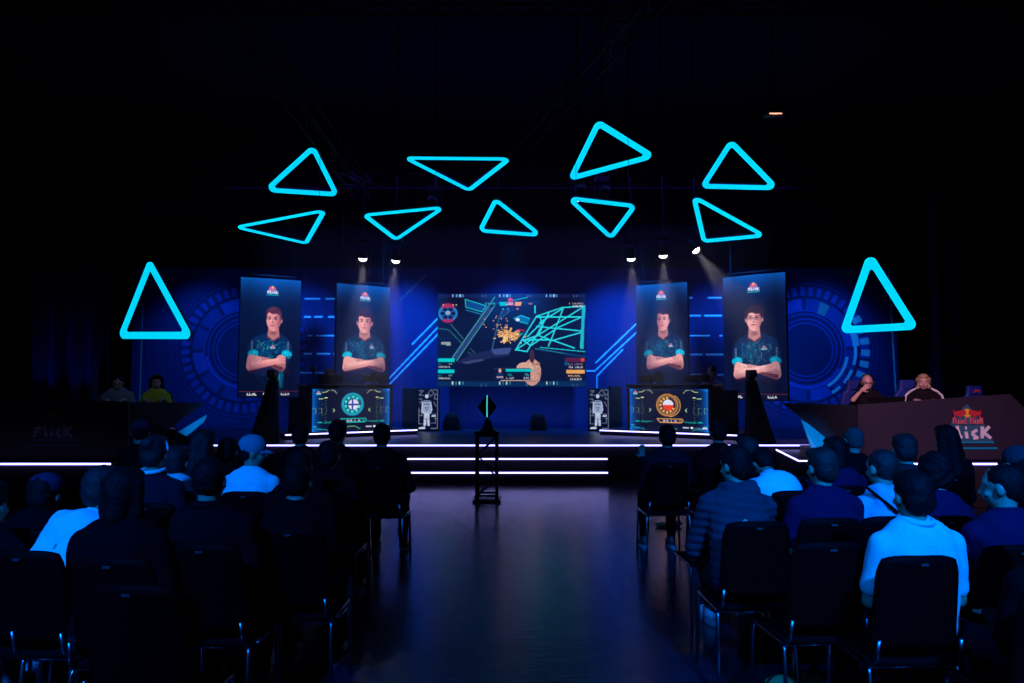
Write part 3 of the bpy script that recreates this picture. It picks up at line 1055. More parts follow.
MSD = 16.1
a = P(437.5, 386.5, MSD); b = P(585.8, 386.5, MSD); top = P(512, 294, MSD).z
e = empty('main_screen', a, 0, 'large central landscape screen showing a neon video game', 'screen')
wd, h = b.x - a.x, top - a.z
display('display_panel', cv, wd, h, LED, e, 0, 0, -.002)
MB().box((wd / 2, .06, h / 2), (wd + .02, .11, h + .02), .01).build('cabinet', M_black, e)
mb = MB()
for x in (.4, wd - .4): mb.tube([(x, .06, h), (x, .06, 9.0 - a.z)], .006, 6)
mb.build('hanging_cable', M_metal, e)


# ------------------------------------------------------------------ player tables
def table_pic(blue):
    cv = Canvas((85, 128, 630, 415), 166, 88, (4, 12, 44), ss=2)
    e = np.clip((np.abs(cv.X - 357) - 170) / 105, 0, 1)
    cv.add(e ** 2.2, (0, 95, 165), 1)
    cv.add(np.clip((150 - cv.Y) / 25, 0, 1) * (.3 + .7 * e), (0, 70, 120), .8)
    cv.add(np.clip((cv.Y - 390) / 25, 0, 1) * e, (0, 70, 120), .6)
    Y1 = (190, 200, 130); G1 = (90, 150, 120)
    for sx in (-1, 1):
        X = lambda x: 357 + sx * (357 - x)
        for k, x in enumerate((98, 138, 170)):
            cv.path([(X(x - 10), 256), (X(x + 10), 256), (X(x + 12), 274), (X(x + 10), 292), (X(x - 10), 292)], 3, Y1 if k < 2 else G1, .75)
        cv.path([(X(226), 262), (X(238), 272), (X(226), 284)], 5, (170, 220, 160))
        cv.line((X(85), 262), (X(100), 262), 3, G1)
        for y in (205, 225, 245, 300, 320, 340): cv.ell((X(176), y), (3, 3), G1)
        for y in (235, 305): cv.ell((X(153), y), (3, 3), G1)
        cv.path([(X(150), 150), (X(175), 148), (X(195), 136)], 5, Y1); cv.path([(X(210), 135), (X(232), 138), (X(250), 158)], 5, (200, 200, 150), .8)
        cv.line((X(130), 193), (X(156), 193), 7, (170, 190, 140)); cv.line((X(168), 187), (X(184), 187), 7, (220, 220, 170))
        cv.line((X(125), 352), (X(150), 352), 7, (0, 190, 190)); cv.line((X(165), 352), (X(245), 352), 4, (0, 160, 150)); cv.line((X(165), 358), (X(215), 358), 4, (0, 130, 110))
        cv.line((X(95), 380), (X(112), 380), 6, (60, 200, 220)); cv.path([(X(95), 392), (X(135), 396), (X(185), 404), (X(190), 414)], 4, (0, 170, 190))
        cv.line((X(120), 400), (X(180), 400), 4, (0, 150, 170))
        cv.path([(X(300), 402), (X(335), 384), (X(357), 384)], 5, (110, 200, 130), .9); cv.path([(X(310), 408), (X(290), 392)], 4, (0, 120, 90))
    mark(cv, 126, 154, 1.6)
    cv.rect(458, 384, 500, 394, (200, 200, 220)); cv.rect(512, 382, 528, 396, (220, 220, 235)); glyph_row(cv, 535, 580, 386, 7, 8, (160, 160, 190), 21); cv.rect(590, 384, 624, 395, (210, 210, 225))
    c = (362, 233)
    if blue:
        A, B = (0, 150, 190), (60, 235, 230)
        cv.ell(c, (84, 86), (0, 60, 110), .8, .25); cv.ring(c, 70, 80, A); cv.ring(c, 64, 68, B); cv.ring(c, 0, 60, (4, 90, 120))
        for k in range(9): cv.ring(c, 44, 58, B, 1, 40 + k * 36, 62 + k * 36)
        cc = (368, 235)
        cv.ell(cc, (37, 37), (235, 220, 240)); cv.rect(cc[0] - 37, cc[1] - 6, cc[0] + 37, cc[1] + 6, (20, 60, 170)); cv.rect(cc[0] - 12, cc[1] - 37, cc[0], cc[1] + 37, (20, 60, 170))
        E = (0, 200, 190)
    else:
        A, B = (190, 120, 60), (240, 180, 90)
        c = (352, 238)
        cv.ring(c, 66, 78, A); cv.ring(c, 60, 63, B); cv.ring(c, 0, 56, (50, 30, 50)); cv.ring((366, 240), 74, 79, B, 1, 270, 60)
        for k in range(9): cv.ring(c, 40, 56, B, 1, 80 + k * 30, 98 + k * 30)
        cc = (358, 238)
        cv.ell(cc, (38, 38), (225, 225, 245)); cv.put(((((cv.X - cc[0]) ** 2 + (cv.Y - cc[1]) ** 2) < 38 ** 2) & (cv.Y > cc[1])).astype(float), (235, 60, 40))
        E = (230, 160, 90)
    cv.path([(280, 332), (455, 332), (462, 344), (450, 356), (300, 356), (280, 332)], 6, E)
    glyph_row(cv, 322, 425, 339, 11, 9, (240, 220, 235), 30)
    for k in range(3): cv.line((432 + 6 * k, 338), (438 + 6 * k, 350), 3, E)
    return cv


def player_table(uL, vL, DL, uR, vR, DR, lu0, lu1, blue, lab):
    a, b = P(uL, 432, DL), P(uR, 432, DR)
    d = Vector((b.x - a.x, b.y - a.y, 0))
    wd = d.length
    e = empty('player_table', (a.x, a.y, .6), math.atan2(d.y, d.x), lab, 'table', 'player tables')
    # low podium with strip
    MB().box((wd / 2, 1.0, .05), (wd, 2.0, .1), .004).build('podium', M_stage, e)
    MB().box((wd / 2, -.012, .09), (wd, .016, .022)).build('light_strip', M_strip, e)
    # position of the LED front along the local x axis
    def along(u):
        # intersection of the view ray with the front line
        k = (u - 512) / F / math.cos(PITCH)
        t = (k * a.y - a.x) / (d.x - k * d.y)
        return t * wd
    x0, x1 = along(lu0), along(lu1)
    hh = .83
    display('display_panel', table_pic(blue), x1 - x0, hh, LED, e, x0, .12, .078)
    xm = (x0 + x1) / 2
    bw = (x1 - x0) + .14
    MB().box((xm, .13, .12 + hh / 2), (bw, .1, hh + .04), .006).build('front_cabinet', M_black, e)
    for sx in (x0 - .05, x1 + .05):
        MB().box((sx, .5, .56), (.05, .7, .9), .006).build('side_panel', M_black, e)
    MB().box((xm, .5, 1.02), (bw + .06, .86, .045), .01).build('table_top', M_blackgloss, e)
    return e, xm, wd, x0, x1


tl, lxm, lw, lx0, lx1 = player_table(285, 434, 13.3, 417, 429, 14.7, 314.5, 391.5, True, 'player table with an illuminated blue front and a pale blue-crossed disc')
tr, rxm, rw, rx0, rx1 = player_table(600, 429, 14.6, 737, 434, 13.2, 628, 706, False, 'player table with an illuminated front and an orange ring round a red-white disc')


# things on the player tables
def monitor(parent_e, x, y, z, rz, lab, w=.55, h=.16):
    M = parent_e.matrix_basis
    p = M @ Vector((x, y, z))
    e = empty('gaming_monitor', p, parent_e.rotation_euler.z + rz, lab, 'monitor', 'monitors on the player tables')
    MB().box((0, 0, .04 + h / 2), (w, .035, h), .008).build('shell', M_blackgloss, e)
    MB().box((0, .02, .04 + h / 2), (w - .03, .006, h - .03)).build('screen_glass', mat('dark_glass', (.01, .01, .02), .1), e)
    MB().bar((0, -.04, .01), (0, -.03, .12), .04).box((0, -.03, .006), (.22, .18, .012), .004).build('stand', M_metal, e)
    return e


def headphones(parent, H, R, k=1.0, m=None):
    """headset fitted round a head centre H with head rotation R"""
    m = m or M_blackgloss
    pts = []
    for i in range(15):
        a = PI * i / 14
        pts.append(tuple(Vector(H) + R @ Vector((.098 * k * math.cos(a), -.01, .02 + .112 * k * math.sin(a)))))
    h = MB().tube(pts, .011, 8).build('headset', m, parent, True)
    for s in (-1, 1):
        mb = MB()
        mb.ell(tuple(Vector(H) + R @ Vector((s * .096 * k, -.005, -.005))), (.024, .04, .045), R)
        mb.build('ear_cup', m, h, True)
    mb = MB().tube([tuple(Vector(H) + R @ Vector(p)) for p in ((-.1, .0, -.03), (-.09, .06, -.07), (-.05, .105, -.08))], .005, 6)
    mb.ell(tuple(Vector(H) + R @ Vector((-.045, .108, -.08))), (.012, .01, .01))
    mb.build('microphone', m, h)
    return h


TT = 1.0425
monitor(tl, lxm - .05 - .33, .33, TT, 0, 'black monitor seen from behind, left one on the blue player table', .52, .15)
monitor(tl, lxm + .55, .33, TT, 0, 'black monitor seen from behind, right one on the blue player table', .52, .15)
monitor(tr, rxm - .42, .33, TT, 0, 'black monitor seen from behind, left one on the orange player table', .52, .15)
monitor(tr, rxm + .52, .33, TT, 0, 'black monitor seen from behind, right one on the orange player table', .52, .15)
for e_, x, lab in ((tl, lx0 + .02, 'small black webcam on a stand at the left end of the blue table'), (tr, rx1 - .1, 'small black webcam on a stand at the right end of the orange table')):
    p = e_.matrix_basis @ Vector((x + .1, .5, TT))
    q = empty('webcam_stand', p, 0, lab, 'webcam', 'webcams on the player tables')
    MB().lathe([(.07, 0), (.07, .012), (.012, .02), (.012, .26)], n=16).build('stand', M_metal, q)
    MB().box((0, 0, .31), (.09, .07, .11), .012).build('camera_head', M_blackgloss, q)
    MB().lathe([(.025, 0), (.025, .02)], (0, -.035, .31), 16, 'y').build('lens', mat('dark_glass', (.01, .01, .02), .1), q)


# ------------------------------------------------------------------ decor panels with line drawing
def robot_pic():
    cv = Canvas((800, 125, 940, 395), 44, 84, (6, 6, 30), ss=3)
    W = (185, 200, 225)
    G = (110, 125, 150)
    for pl in ([(806, 135), (836, 135), (806, 165), (836, 165)], [(805, 190), (825, 190), (825, 212), (806, 212)], [(806, 250), (806, 355), (830, 355)], [(806, 300), (835, 300)], [(806, 270), (824, 270), (824, 300)],
               [(870, 150), (890, 128), (910, 150), (890, 172), (870, 150)], [(905, 130), (935, 130), (935, 385)], [(935, 160), (915, 160), (915, 190), (935, 190)], [(900, 290), (922, 290), (922, 350), (890, 350)],
               [(935, 320), (915, 320)], [(890, 385), (935, 385)], [(910, 210), (925, 240)], [(804, 385), (850, 385)]):
        cv.path(pl, 5, G)
    cv.ell((860, 172), (13, 14), W); cv.poly([(838, 200), (882, 200), (895, 250), (892, 285), (826, 285), (824, 250)], (150, 165, 195)); cv.poly([(842, 280), (880, 280), (882, 368), (866, 368), (861, 300), (856, 368), (838, 368)], W)
    cv.path([(830, 210), (826, 262), (836, 285)], 7, W); cv.path([(888, 210), (896, 262), (886, 285)], 7, W)
    cv.path([(840, 225), (880, 225)], 4, (30, 40, 90)); cv.path([(843, 208), (878, 208)], 4, (20, 30, 80)); cv.path([(850, 245), (872, 245), (861, 268), (850, 245)], 3, (20, 30, 80)); cv.path([(845, 320), (856, 326)], 3, (20, 30, 80)); cv.path([(868, 326), (880, 320)], 3, (20, 30, 80))
    cv.poly([(806, 378), (850, 372), (850, 390), (804, 390)], W); cv.poly([(895, 296), (926, 296), (920, 308), (893, 308)], W)
    return cv


for (u0, u1, lab) in ((418, 438, 'narrow upright panel with a white robot drawing beside the blue player table'), (589.5, 609, 'narrow upright panel with a white robot drawing beside the orange player table')):
    D = 15.6
    a, b = P(u0, 429, D), P(u1, 429, D)
    e = empty('decor_panel', (a.x, D, .6), 0, lab, 'panel', 'robot decor panels')
    wd = b.x - a.x
    display('lit_face', robot_pic(), wd, .9, LED, e, 0, .03, -.001)
    MB().box((wd / 2, .1, .475), (wd + .03, .19, .95), .01).build('housing', M_black, e)

for (u0, u1, vt, D, lab) in ((402, 417, 388, 15.5, 'black upright box between the blue player table and the robot panel'), (610, 622, 386, 15.5, 'black upright box between the orange player table and the robot panel'),
                             (724, 738, 390, 13.7, 'black equipment case beside the right end of the orange player table'), (288, 301, 398, 13.7, 'black equipment case beside the left end of the blue player table')):
    a, b = P(u0, 430, D), P(u1, vt, D)
    wd, h = b.x - a.x, b.z - .6
    e = empty('equipment_box', ((a.x + b.x) / 2, D, .6), 0, lab, 'box', 'black boxes on stage')
    MB().box((0, .15, h / 2), (wd, .3, h), .01).build('body', M_black, e)
    mb = MB()
    for sx in (-1, 1):
        for z in (.03, h - .03): mb.box((sx * (wd / 2 - .02), -.004, z), (.035, .012, .05), .004)
    mb.build('corner_guard', M_metal, e)
    MB().box((0, -.008, h * .7), (.1, .016, .03), .004).build('handle', M_metal, e)

# wedge monitors at the foot of the backdrop
for u, lab in ((452, 'small black wedge speaker at the foot of the backdrop, left of the trophy'), (538, 'small black wedge speaker at the foot of the backdrop, right of the trophy')):
    p = P(u, 430, 15.9)
    e = empty('stage_monitor', (p.x, 15.9, .6), 0, lab, 'speaker', 'wedge speakers')
    MB().prism([(-.2, 0), (.2, 0), (.2, .2), (.1, .38), (-.1, .38), (-.2, .2)], -.12, .14).build('cabinet', M_black, e)
    MB().box((0, -.125, .18), (.3, .012, .26), .004).build('grille', M_metal, e)

# draped stands with a camera
for u, D, vt, lab, sg in ((272, 12.75, 372, 'tall black draped camera stand in front of the leftmost portrait screen', 1), (752, 12.75, 372, 'tall black draped camera stand in front of the rightmost portrait screen', -1)):
    p = P(u, 440, D)
    e = empty('camera_stand', (p.x, D, .6), 0, lab, 'camera stand', 'draped camera stands')
    vs, fs = [], []
    n, m_ = 40, 14
    for j in range(m_ + 1):
        t = j / m_
        z = 1.12 * (1 - t)
        rx = .10 + .15 * t ** 1.15
        ry = .09 + .2 * t
        for k in range(n):
            a = 2 * PI * k / n
            f = 1 + .1 * t * math.sin(a * 9 + 1) + .05 * t * math.sin(a * 5)
            vs.append((rx * f * math.cos(a) - sg * .15 * t, ry * f * math.sin(a), z))
    for j in range(m_):
        for k in range(n):
            fs.append((j * n + k, (j + 1) * n + k, (j + 1) * n + (k + 1) % n, j * n + (k + 1) % n))
    fs.append(tuple(range(n)))
    mb = MB().add(vs, fs)
    mb.build('drape', mat('black_drape', (.012, .009, .016), .9, bump=.3), e, True)
    MB().box((0, -.02, 1.24), (.13, .26, .14), .02).lathe([(.04, 0), (.045, .1)], (0, -.24, 1.24), 16, 'y').build('camera_body', M_blackgloss, e)
    MB().tube([(0, 0, 1.1), (0, 0, 1.2)], .04, 12).box((0, .02, 1.15), (.12, .16, .04), .01).build('pan_head', M_metal, e)

# ------------------------------------------------------------------ trophy on truss pedestal
TD = 10.1
p = P(487, 499, TD)
e = empty('truss_pedestal', (p.x, TD, 0), .0, 'black truss pedestal standing on the floor in front of the steps', 'pedestal')
MB().box((0, 0, .02), (.38, .34, .04), .01).build('base_plate', M_metal, e)
MB().box((0, 0, .975), (.36, .32, .03), .008).build('top_plate', M_metal, e)
mb = MB()
w2 = .14
for sx in (-1, 1):
    for sy in (-1, 1):
        mb.tube([(sx * w2, sy * w2, .03), (sx * w2, sy * w2, .97)], .024, 10)
mb.build('chord_tube', M_metal, e, True)
mb = MB()
z = [.06, .22, .50, .78, .94]
for sy in (-1, 1):
    for z0, z1, s in ((.08, .34, 1), (.36, .62, -1), (.64, .92, 1)):
        mb.tube([(-w2 * s, sy * w2, z0), (w2 * s, sy * w2, z1)], .011, 8)
        mb.tube([(sy * w2, -w2 * s, z0), (sy * w2, w2 * s, z1)], .011, 8)
    for zz in (.09, .93):
        mb.tube([(-w2, sy * w2, zz), (w2, sy * w2, zz)], .016, 8)
        mb.tube([(sy * w2, -w2, zz), (sy * w2, w2, zz)], .016, 8)
mb.build('brace', M_metal, e, True)
mb = MB()
for sx in (-1, 1):
    for sy in (-1, 1): mb.lathe([(.03, 0), (.03, .04)], (sx * .17, sy * .14, 0), 12)
mb.build('foot', M_metal, e)
t = empty('trophy', (p.x, TD, .99), 0, 'dark diamond shaped trophy with a glowing cyan core line, on the truss pedestal', 'trophy')
MB().prism([(-.11, 0), (.13, 0), (.09, .04), (.045, .17), (-.02, .17), (-.07, .04)], -.07, .07).build('plinth', M_blackgloss, t)
vs = [(0, 0, .16), (0, 0, .53)] + [(.14 * math.cos(k * PI / 2), .09 * math.sin(k * PI / 2), .34) for k in range(4)]
fs = [(0, 2 + (k + 1) % 4, 2 + k) for k in range(4)] + [(1, 2 + k, 2 + (k + 1) % 4) for k in range(4)]
MB().add(vs, fs).build('diamond', mat('trophy_glass', (.012, .02, .05), .2, .6), t)
MB().tube([(0, -.055, .2), (0, -.098, .34), (0, -.03, .51)], .008, 8).build('glow_line', mat('cyan_core', (0, .3, .3), .4, emit=rgb(60, 220, 225), es=.9), t)
mb = MB()
for s in (-1, 1):
    mb.prism([(s * .03, 0), (s * .075, 0), (s * .018, .15), (s * .005, .15)], -.09, -.078)
mb.build('crossed_bracket', mat('steel_blue', (.05, .12, .3), .35, .7), t)

# ------------------------------------------------------------------ hanging triangles
TRI = [
    ([(150, 262), (121, 336), (190, 336)], 'big glowing cyan triangle low at the far left, beside the left gear print', 7.2),
    ([(870, 257), (843, 331), (915, 327)], 'big glowing cyan triangle low at the far right, above the commentary desk', 7.2),
    ([(313, 148), (269, 189), (336, 194)], 'glowing cyan triangle pointing up, leftmost of the top row', 4.8),
    ([(407, 158), (508, 159), (469, 190)], 'wide flat glowing cyan triangle pointing down, second of the top row', 5.2),
    ([(598, 122), (651, 156), (571, 178)], 'glowing cyan triangle pointing right, third and highest of the top row', 6.0),
    ([(731, 142), (774, 187), (703, 186)], 'glowing cyan triangle pointing up, rightmost of the top row', 5.2),
    ([(238, 227), (323, 211), (306, 243)], 'narrow glowing cyan triangle pointing left, leftmost of the lower row', 4.6),
    ([(365, 215), (441, 208), (396, 239)], 'glowing cyan triangle pointing down, second from left in the lower row', 4.6),
    ([(496, 200), (481, 230), (538, 234)], 'small glowing cyan triangle pointing up, in the middle of the lower row', 4.4),
    ([(571, 199), (634, 206), (611, 237)], 'glowing cyan triangle pointing down, fourth in the lower row', 4.6),
    ([(695, 198), (704, 241), (762, 235)], 'glowing cyan triangle with a steep left side, rightmost of the lower row', 4.8),
]


def round_poly(pts, r, n=8):
    out = []
    N = len(pts)
    for i in range(N):
        p, a, b = pts[i], pts[i - 1], pts[(i + 1) % N]
        da, db = (a - p).normalized(), (b - p).normalized()
        ang = da.angle(db)
        tlen = r / math.tan(ang / 2)
        c = p + (da + db).normalized() * (r / math.sin(ang / 2))
        p0, p1 = p + da * tlen, p + db * tlen
        a0 = math.atan2((p0 - c).y, (p0 - c).x)
        a1 = math.atan2((p1 - c).y, (p1 - c).x)
        d = (a1 - a0 + PI) % (2 * PI) - PI
        for k in range(n + 1):
            t = a0 + d * k / n
            out.append(Vector((c.x + r * math.cos(t), c.y + r * math.sin(t))))
    return out


LT = 1.75
for px, lab, stroke in TRI:
    # weak-perspective fit of an equilateral frame gives distance and tilt
    ref = np.array([[0, 1 / math.sqrt(3)], [-.5, -.5 / math.sqrt(3)], [.5, -.5 / math.sqrt(3)]])
    best = None
    import itertools
    for perm in itertools.permutations(range(3)):
        q = np.array([px[k] for k in perm], float)
        q[:, 1] *= -1
        qc = q - q.mean(0)
        A = np.linalg.lstsq(ref, qc, rcond=None)[0].T
        U, Sg, Vt = np.linalg.svd(A)
        if np.linalg.det(A) > 0 and (best is None):
            best = (A, Sg, q, perm)
    A, Sg, q, perm = best
    s1 = Sg[0]
    sc_ = s1 / LT                    # pixels per metre
    Dm = F / sc_
    Dm = min(max(Dm, 9.5), 12.3)
    scl = F / Dm
    # depth gradient: columns of A/scl are projections of unit vectors
    a1v, a2v = A[:, 0] / s1, A[:, 1] / s1
    z1 = math.sqrt(max(0, 1 - a1v @ a1v))
    z2 = math.sqrt(max(0, 1 - a2v @ a2v))
    if (a1v @ a2v) > 0: z2 = -z2
    dz = ref @ np.array([z1, z2]) * (s1 / scl)
    ys = q[:, 1] - q[:, 1].mean()
    if (ys * dz).sum() > 0: dz = -dz     # upper corners lean towards the audience
    pts = []
    for k in range(3):
        u, v = q[k][0], -q[k][1]
        pts.append(P(u, v, Dm + float(dz[k]) * .8))
    c = (pts[0] + pts[1] + pts[2]) / 3
    n = (pts[1] - pts[0]).cross(pts[2] - pts[0]).normalized()
    if n.y > 0: n = -n
    xa = (pts[1] - pts[0]).normalized()
    ya = n.cross(xa)
    R = Matrix((xa, ya, n)).transposed()
    l2 = [Vector(((p - c).dot(xa), (p - c).dot(ya))) for p in pts]
    if (l2[1] - l2[0]).cross(l2[2] - l2[0]) < 0: l2 = [l2[0], l2[2], l2[1]]
    wd = stroke / scl
    ro = .10
    # the listed corners are the rounded tips: push the sharp corners outwards
    l3 = []
    for k in range(3):
        p, a_, b_ = l2[k], l2[k - 1], l2[(k + 1) % 3]
        da, db = (a_ - p).normalized(), (b_ - p).normalized()
        h_ = da.angle(db) / 2
        l3.append(p - (da + db).normalized() * (ro / math.sin(h_) - ro))
    l2 = l3
    outer = round_poly(l2, ro)
    cen = sum(l2, Vector((0, 0))) / 3
    # inset polygon
    ins = []
    for k in range(3):
        p, a_, b_ = l2[k], l2[k - 1], l2[(k + 1) % 3]
        da, db = (a_ - p).normalized(), (b_ - p).normalized()
        ins.append(p + (da + db).normalized() * (wd / math.sin(da.angle(db) / 2)))
    inner = round_poly(ins, max(.035, ro - wd))
    e = bpy.data.objects.new('triangle_light', None)
    C.objects.link(e)
    e.location = c
    tag(e, lab, 'light', 'hanging glowing triangles')
    e.empty_display_size = .2
    N = len(outer)

    def ringmesh(o_, i_, z0, z1):
        mb = MB()
        vs = []
        for z in (z0, z1):
            for lst in (o_, i_):
                vs += [tuple(R @ Vector((p.x, p.y, z))) for p in lst]
        fs = []
        for k in range(N):
            j = (k + 1) % N
            fs += [(k, j, N + j, N + k), (2 * N + k, 3 * N + k, 3 * N + j, 2 * N + j), (k, 2 * N + k, 2 * N + j, j), (N + k, N + j, 3 * N + j, 3 * N + k)]
        return mb.add(vs, fs)
    ringmesh(outer, inner, 0, .012).build('light_tube', M_neon, e)
    ringmesh(outer, inner, -.05, -.001).build('frame', M_black, e)
    top2 = sorted(pts, key=lambda p: -p.z)[:2]
    for p in top2:
        r0 = p - c + (c - p).normalized() * .1
        MB().tube([r0, (r0.x, r0.y, 9.0 - c.z)], .004, 5).build('suspension_wire', M_metal, e)


# ------------------------------------------------------------------ stage spotlights and haze
M_lens = mat('lit_lens', (.8, .8, .8), .3, emit=(1.0, .88, .95), es=7)


def spotlight(u, v, D, tgt, pw, lab, ang=36, r=.085, lit=True):
    p = P(u, v, D)
    e = empty('moving_spotlight', p, 0, lab, 'spotlight', 'stage spotlights')
    d = (Vector(tgt) - p).normalized()
    R = d.to_track_quat('Z', 'Y').to_matrix()
    b = MB()
    b.lathe([(.05, -.26), (.095, -.22), (.1, -.05), (.088, .0), (.088, .03)], (0, 0, 0), 20, 'z', R)
    h = b.build('lamp_head', M_metal, e, True)
    MB().lathe([(r, .01), (r * .97, .03), (r * .8, .06), (r * .45, .08), (r * .1, .086)], (0, 0, 0), 20, 'z', R).build('lens', M_lens if lit else M_blackgloss, h, True)
    yk = MB()
    for s in (-1, 1): yk.bar((s * .13, 0, -.1), (s * .13, 0, .28), .03, .05)
    yk.bar((-.145, 0, .28), (.145, 0, .28), .05, .04)
    yk.build('yoke', M_metal, e)
    MB().box((0, 0, .35), (.26, .2, .12), .02).build('base_box', M_metal, e)
    top = 9.0
    MB().tube([(0, 0, .4), (0, 0, top - p.z)], .018, 8).build('clamp_pole', M_metal, e)
    if pw:
        lamp('SPOT', p + d * .1, tgt, (.90, .84, 1.0), pw * 1.3, 'spot_beam', ang, .7, .04)


spotlight(363, 257, 13.6, (-3.1, 14.1, 1.2), 190, 'lit white stage spotlight, left one above the blue player table')
spotlight(396, 259, 13.6, (-2.7, 14.2, 1.2), 170, 'lit white stage spotlight, right one above the blue player table')
spotlight(631, 257, 13.6, (2.6, 14.2, 1.2), 170, 'lit white stage spotlight, left one above the orange player table')
spotlight(663, 254, 13.6, (3.2, 14.1, 1.2), 190, 'lit white stage spotlight, middle one above the orange player table')
spotlight(695, 249, 13.6, (5.4, 12.7, 1.4), 240, 'lit white stage spotlight furthest right, aimed outwards')
spotlight(435.5, 209, 12.8, (0, 16.4, 1.2), 0, 'small dimly lit spotlight behind the second lower triangle', r=.035)
spotlight(578, 197.5, 12.8, (.4, 16, 1.2), 0, 'small lit spotlight just above the left corner of the fourth lower triangle', r=.05)
spotlight(602, 199, 12.8, (.6, 16, 1.2), 0, 'small lit spotlight just above the middle of the fourth lower triangle', r=.05)
# lamp added in place of a warm lit patch on a truss
p = P(774, 117, 11.0)
e = empty('warm_patch_lamp', p, 0, 'small added lamp standing for a warm lit patch under the ceiling on the right', 'lamp')
MB().box((0, 0, .04), (.34, .14, .07), .01).build('housing', M_metal, e)
MB().box((0, -.071, .03), (.2, .006, .018)).build('patch_face', mat('warm_patch_face', (.6, .3, .2), .4, emit=(1.0, .45, .3), es=1.4), e)
MB().tube([(0, 0, .07), (0, 0, 9 - p.z)], .012, 6).build('drop_pole', M_metal, e)
lamp('POINT', p + Vector((0, -.12, -.03)), p, (1, .45, .3), 1.0, 'warm_patch_glow', size=.03)

# haze hanging round the stage spotlights
hz = bpy.data.materials.new('thin_haze')
hz.use_nodes = True
nt = hz.node_tree
nt.nodes.remove(nt.nodes['Principled BSDF'])
vs_ = nt.nodes.new('ShaderNodeVolumeScatter')
vs_.inputs['Color'].default_value = (1, 1, 1, 1)
vs_.inputs['Density'].default_value = 0.028
vs_.inputs['Anisotropy'].default_value = 0.0
nt.links.new(vs_.outputs[0], nt.nodes['Material Output'].inputs['Volume'])
o = MB().box((0, 13.6, 2.75), (9.6, 2.2, 3.7)).build('stage_haze', hz)
tag(o, 'thin haze hanging under the stage truss, catching the white beams', 'haze', kind='stuff')


# ------------------------------------------------------------------ commentary desks
M_desk = mat('desk_panel', (.022, .015, .036), .55, bump=.1, bscale=20)
M_wing = mat('desk_wing', (.012, .01, .022), .6)
M_flat = mat('blue_flat', (.12, .55, .75), .7)


def thick(pts, m, name, parent, org, th=.05):
    """outline of world points (roughly one plane) given thickness away from the audience"""
    q = [Vector(p) - org for p in pts]
    n = len(q)
    vs = [tuple(p) for p in q] + [(p.x, p.y + th, p.z) for p in q]
    fs = [tuple(range(n)), tuple(range(2 * n - 1, n - 1, -1))] + [(i, i + n, (i + 1) % n + n, (i + 1) % n) for i in range(n)]
    return MB().add(vs, fs).build(name, m, parent)


def textm(body, size, m, parent, loc, R, name='lettering', sx=1.0, extrude=.004, offset=0.0):
    cu = bpy.data.curves.new(name, 'FONT')
    cu.body = body
    cu.size = size
    cu.extrude = extrude
    cu.offset = offset
    cu.align_x = 'CENTER'
    o = bpy.data.objects.new(name, cu)
    C.objects.link(o)
    dg = bpy.context.evaluated_depsgraph_get()
    me = bpy.data.meshes.new_from_object(o.evaluated_get(dg))
    bpy.data.objects.remove(o)
    for v in me.vertices: v.co.x *= sx
    o = link(name, me, m, parent)
    o.matrix_local = Matrix.Translation(loc) @ R.to_4x4()
    return o


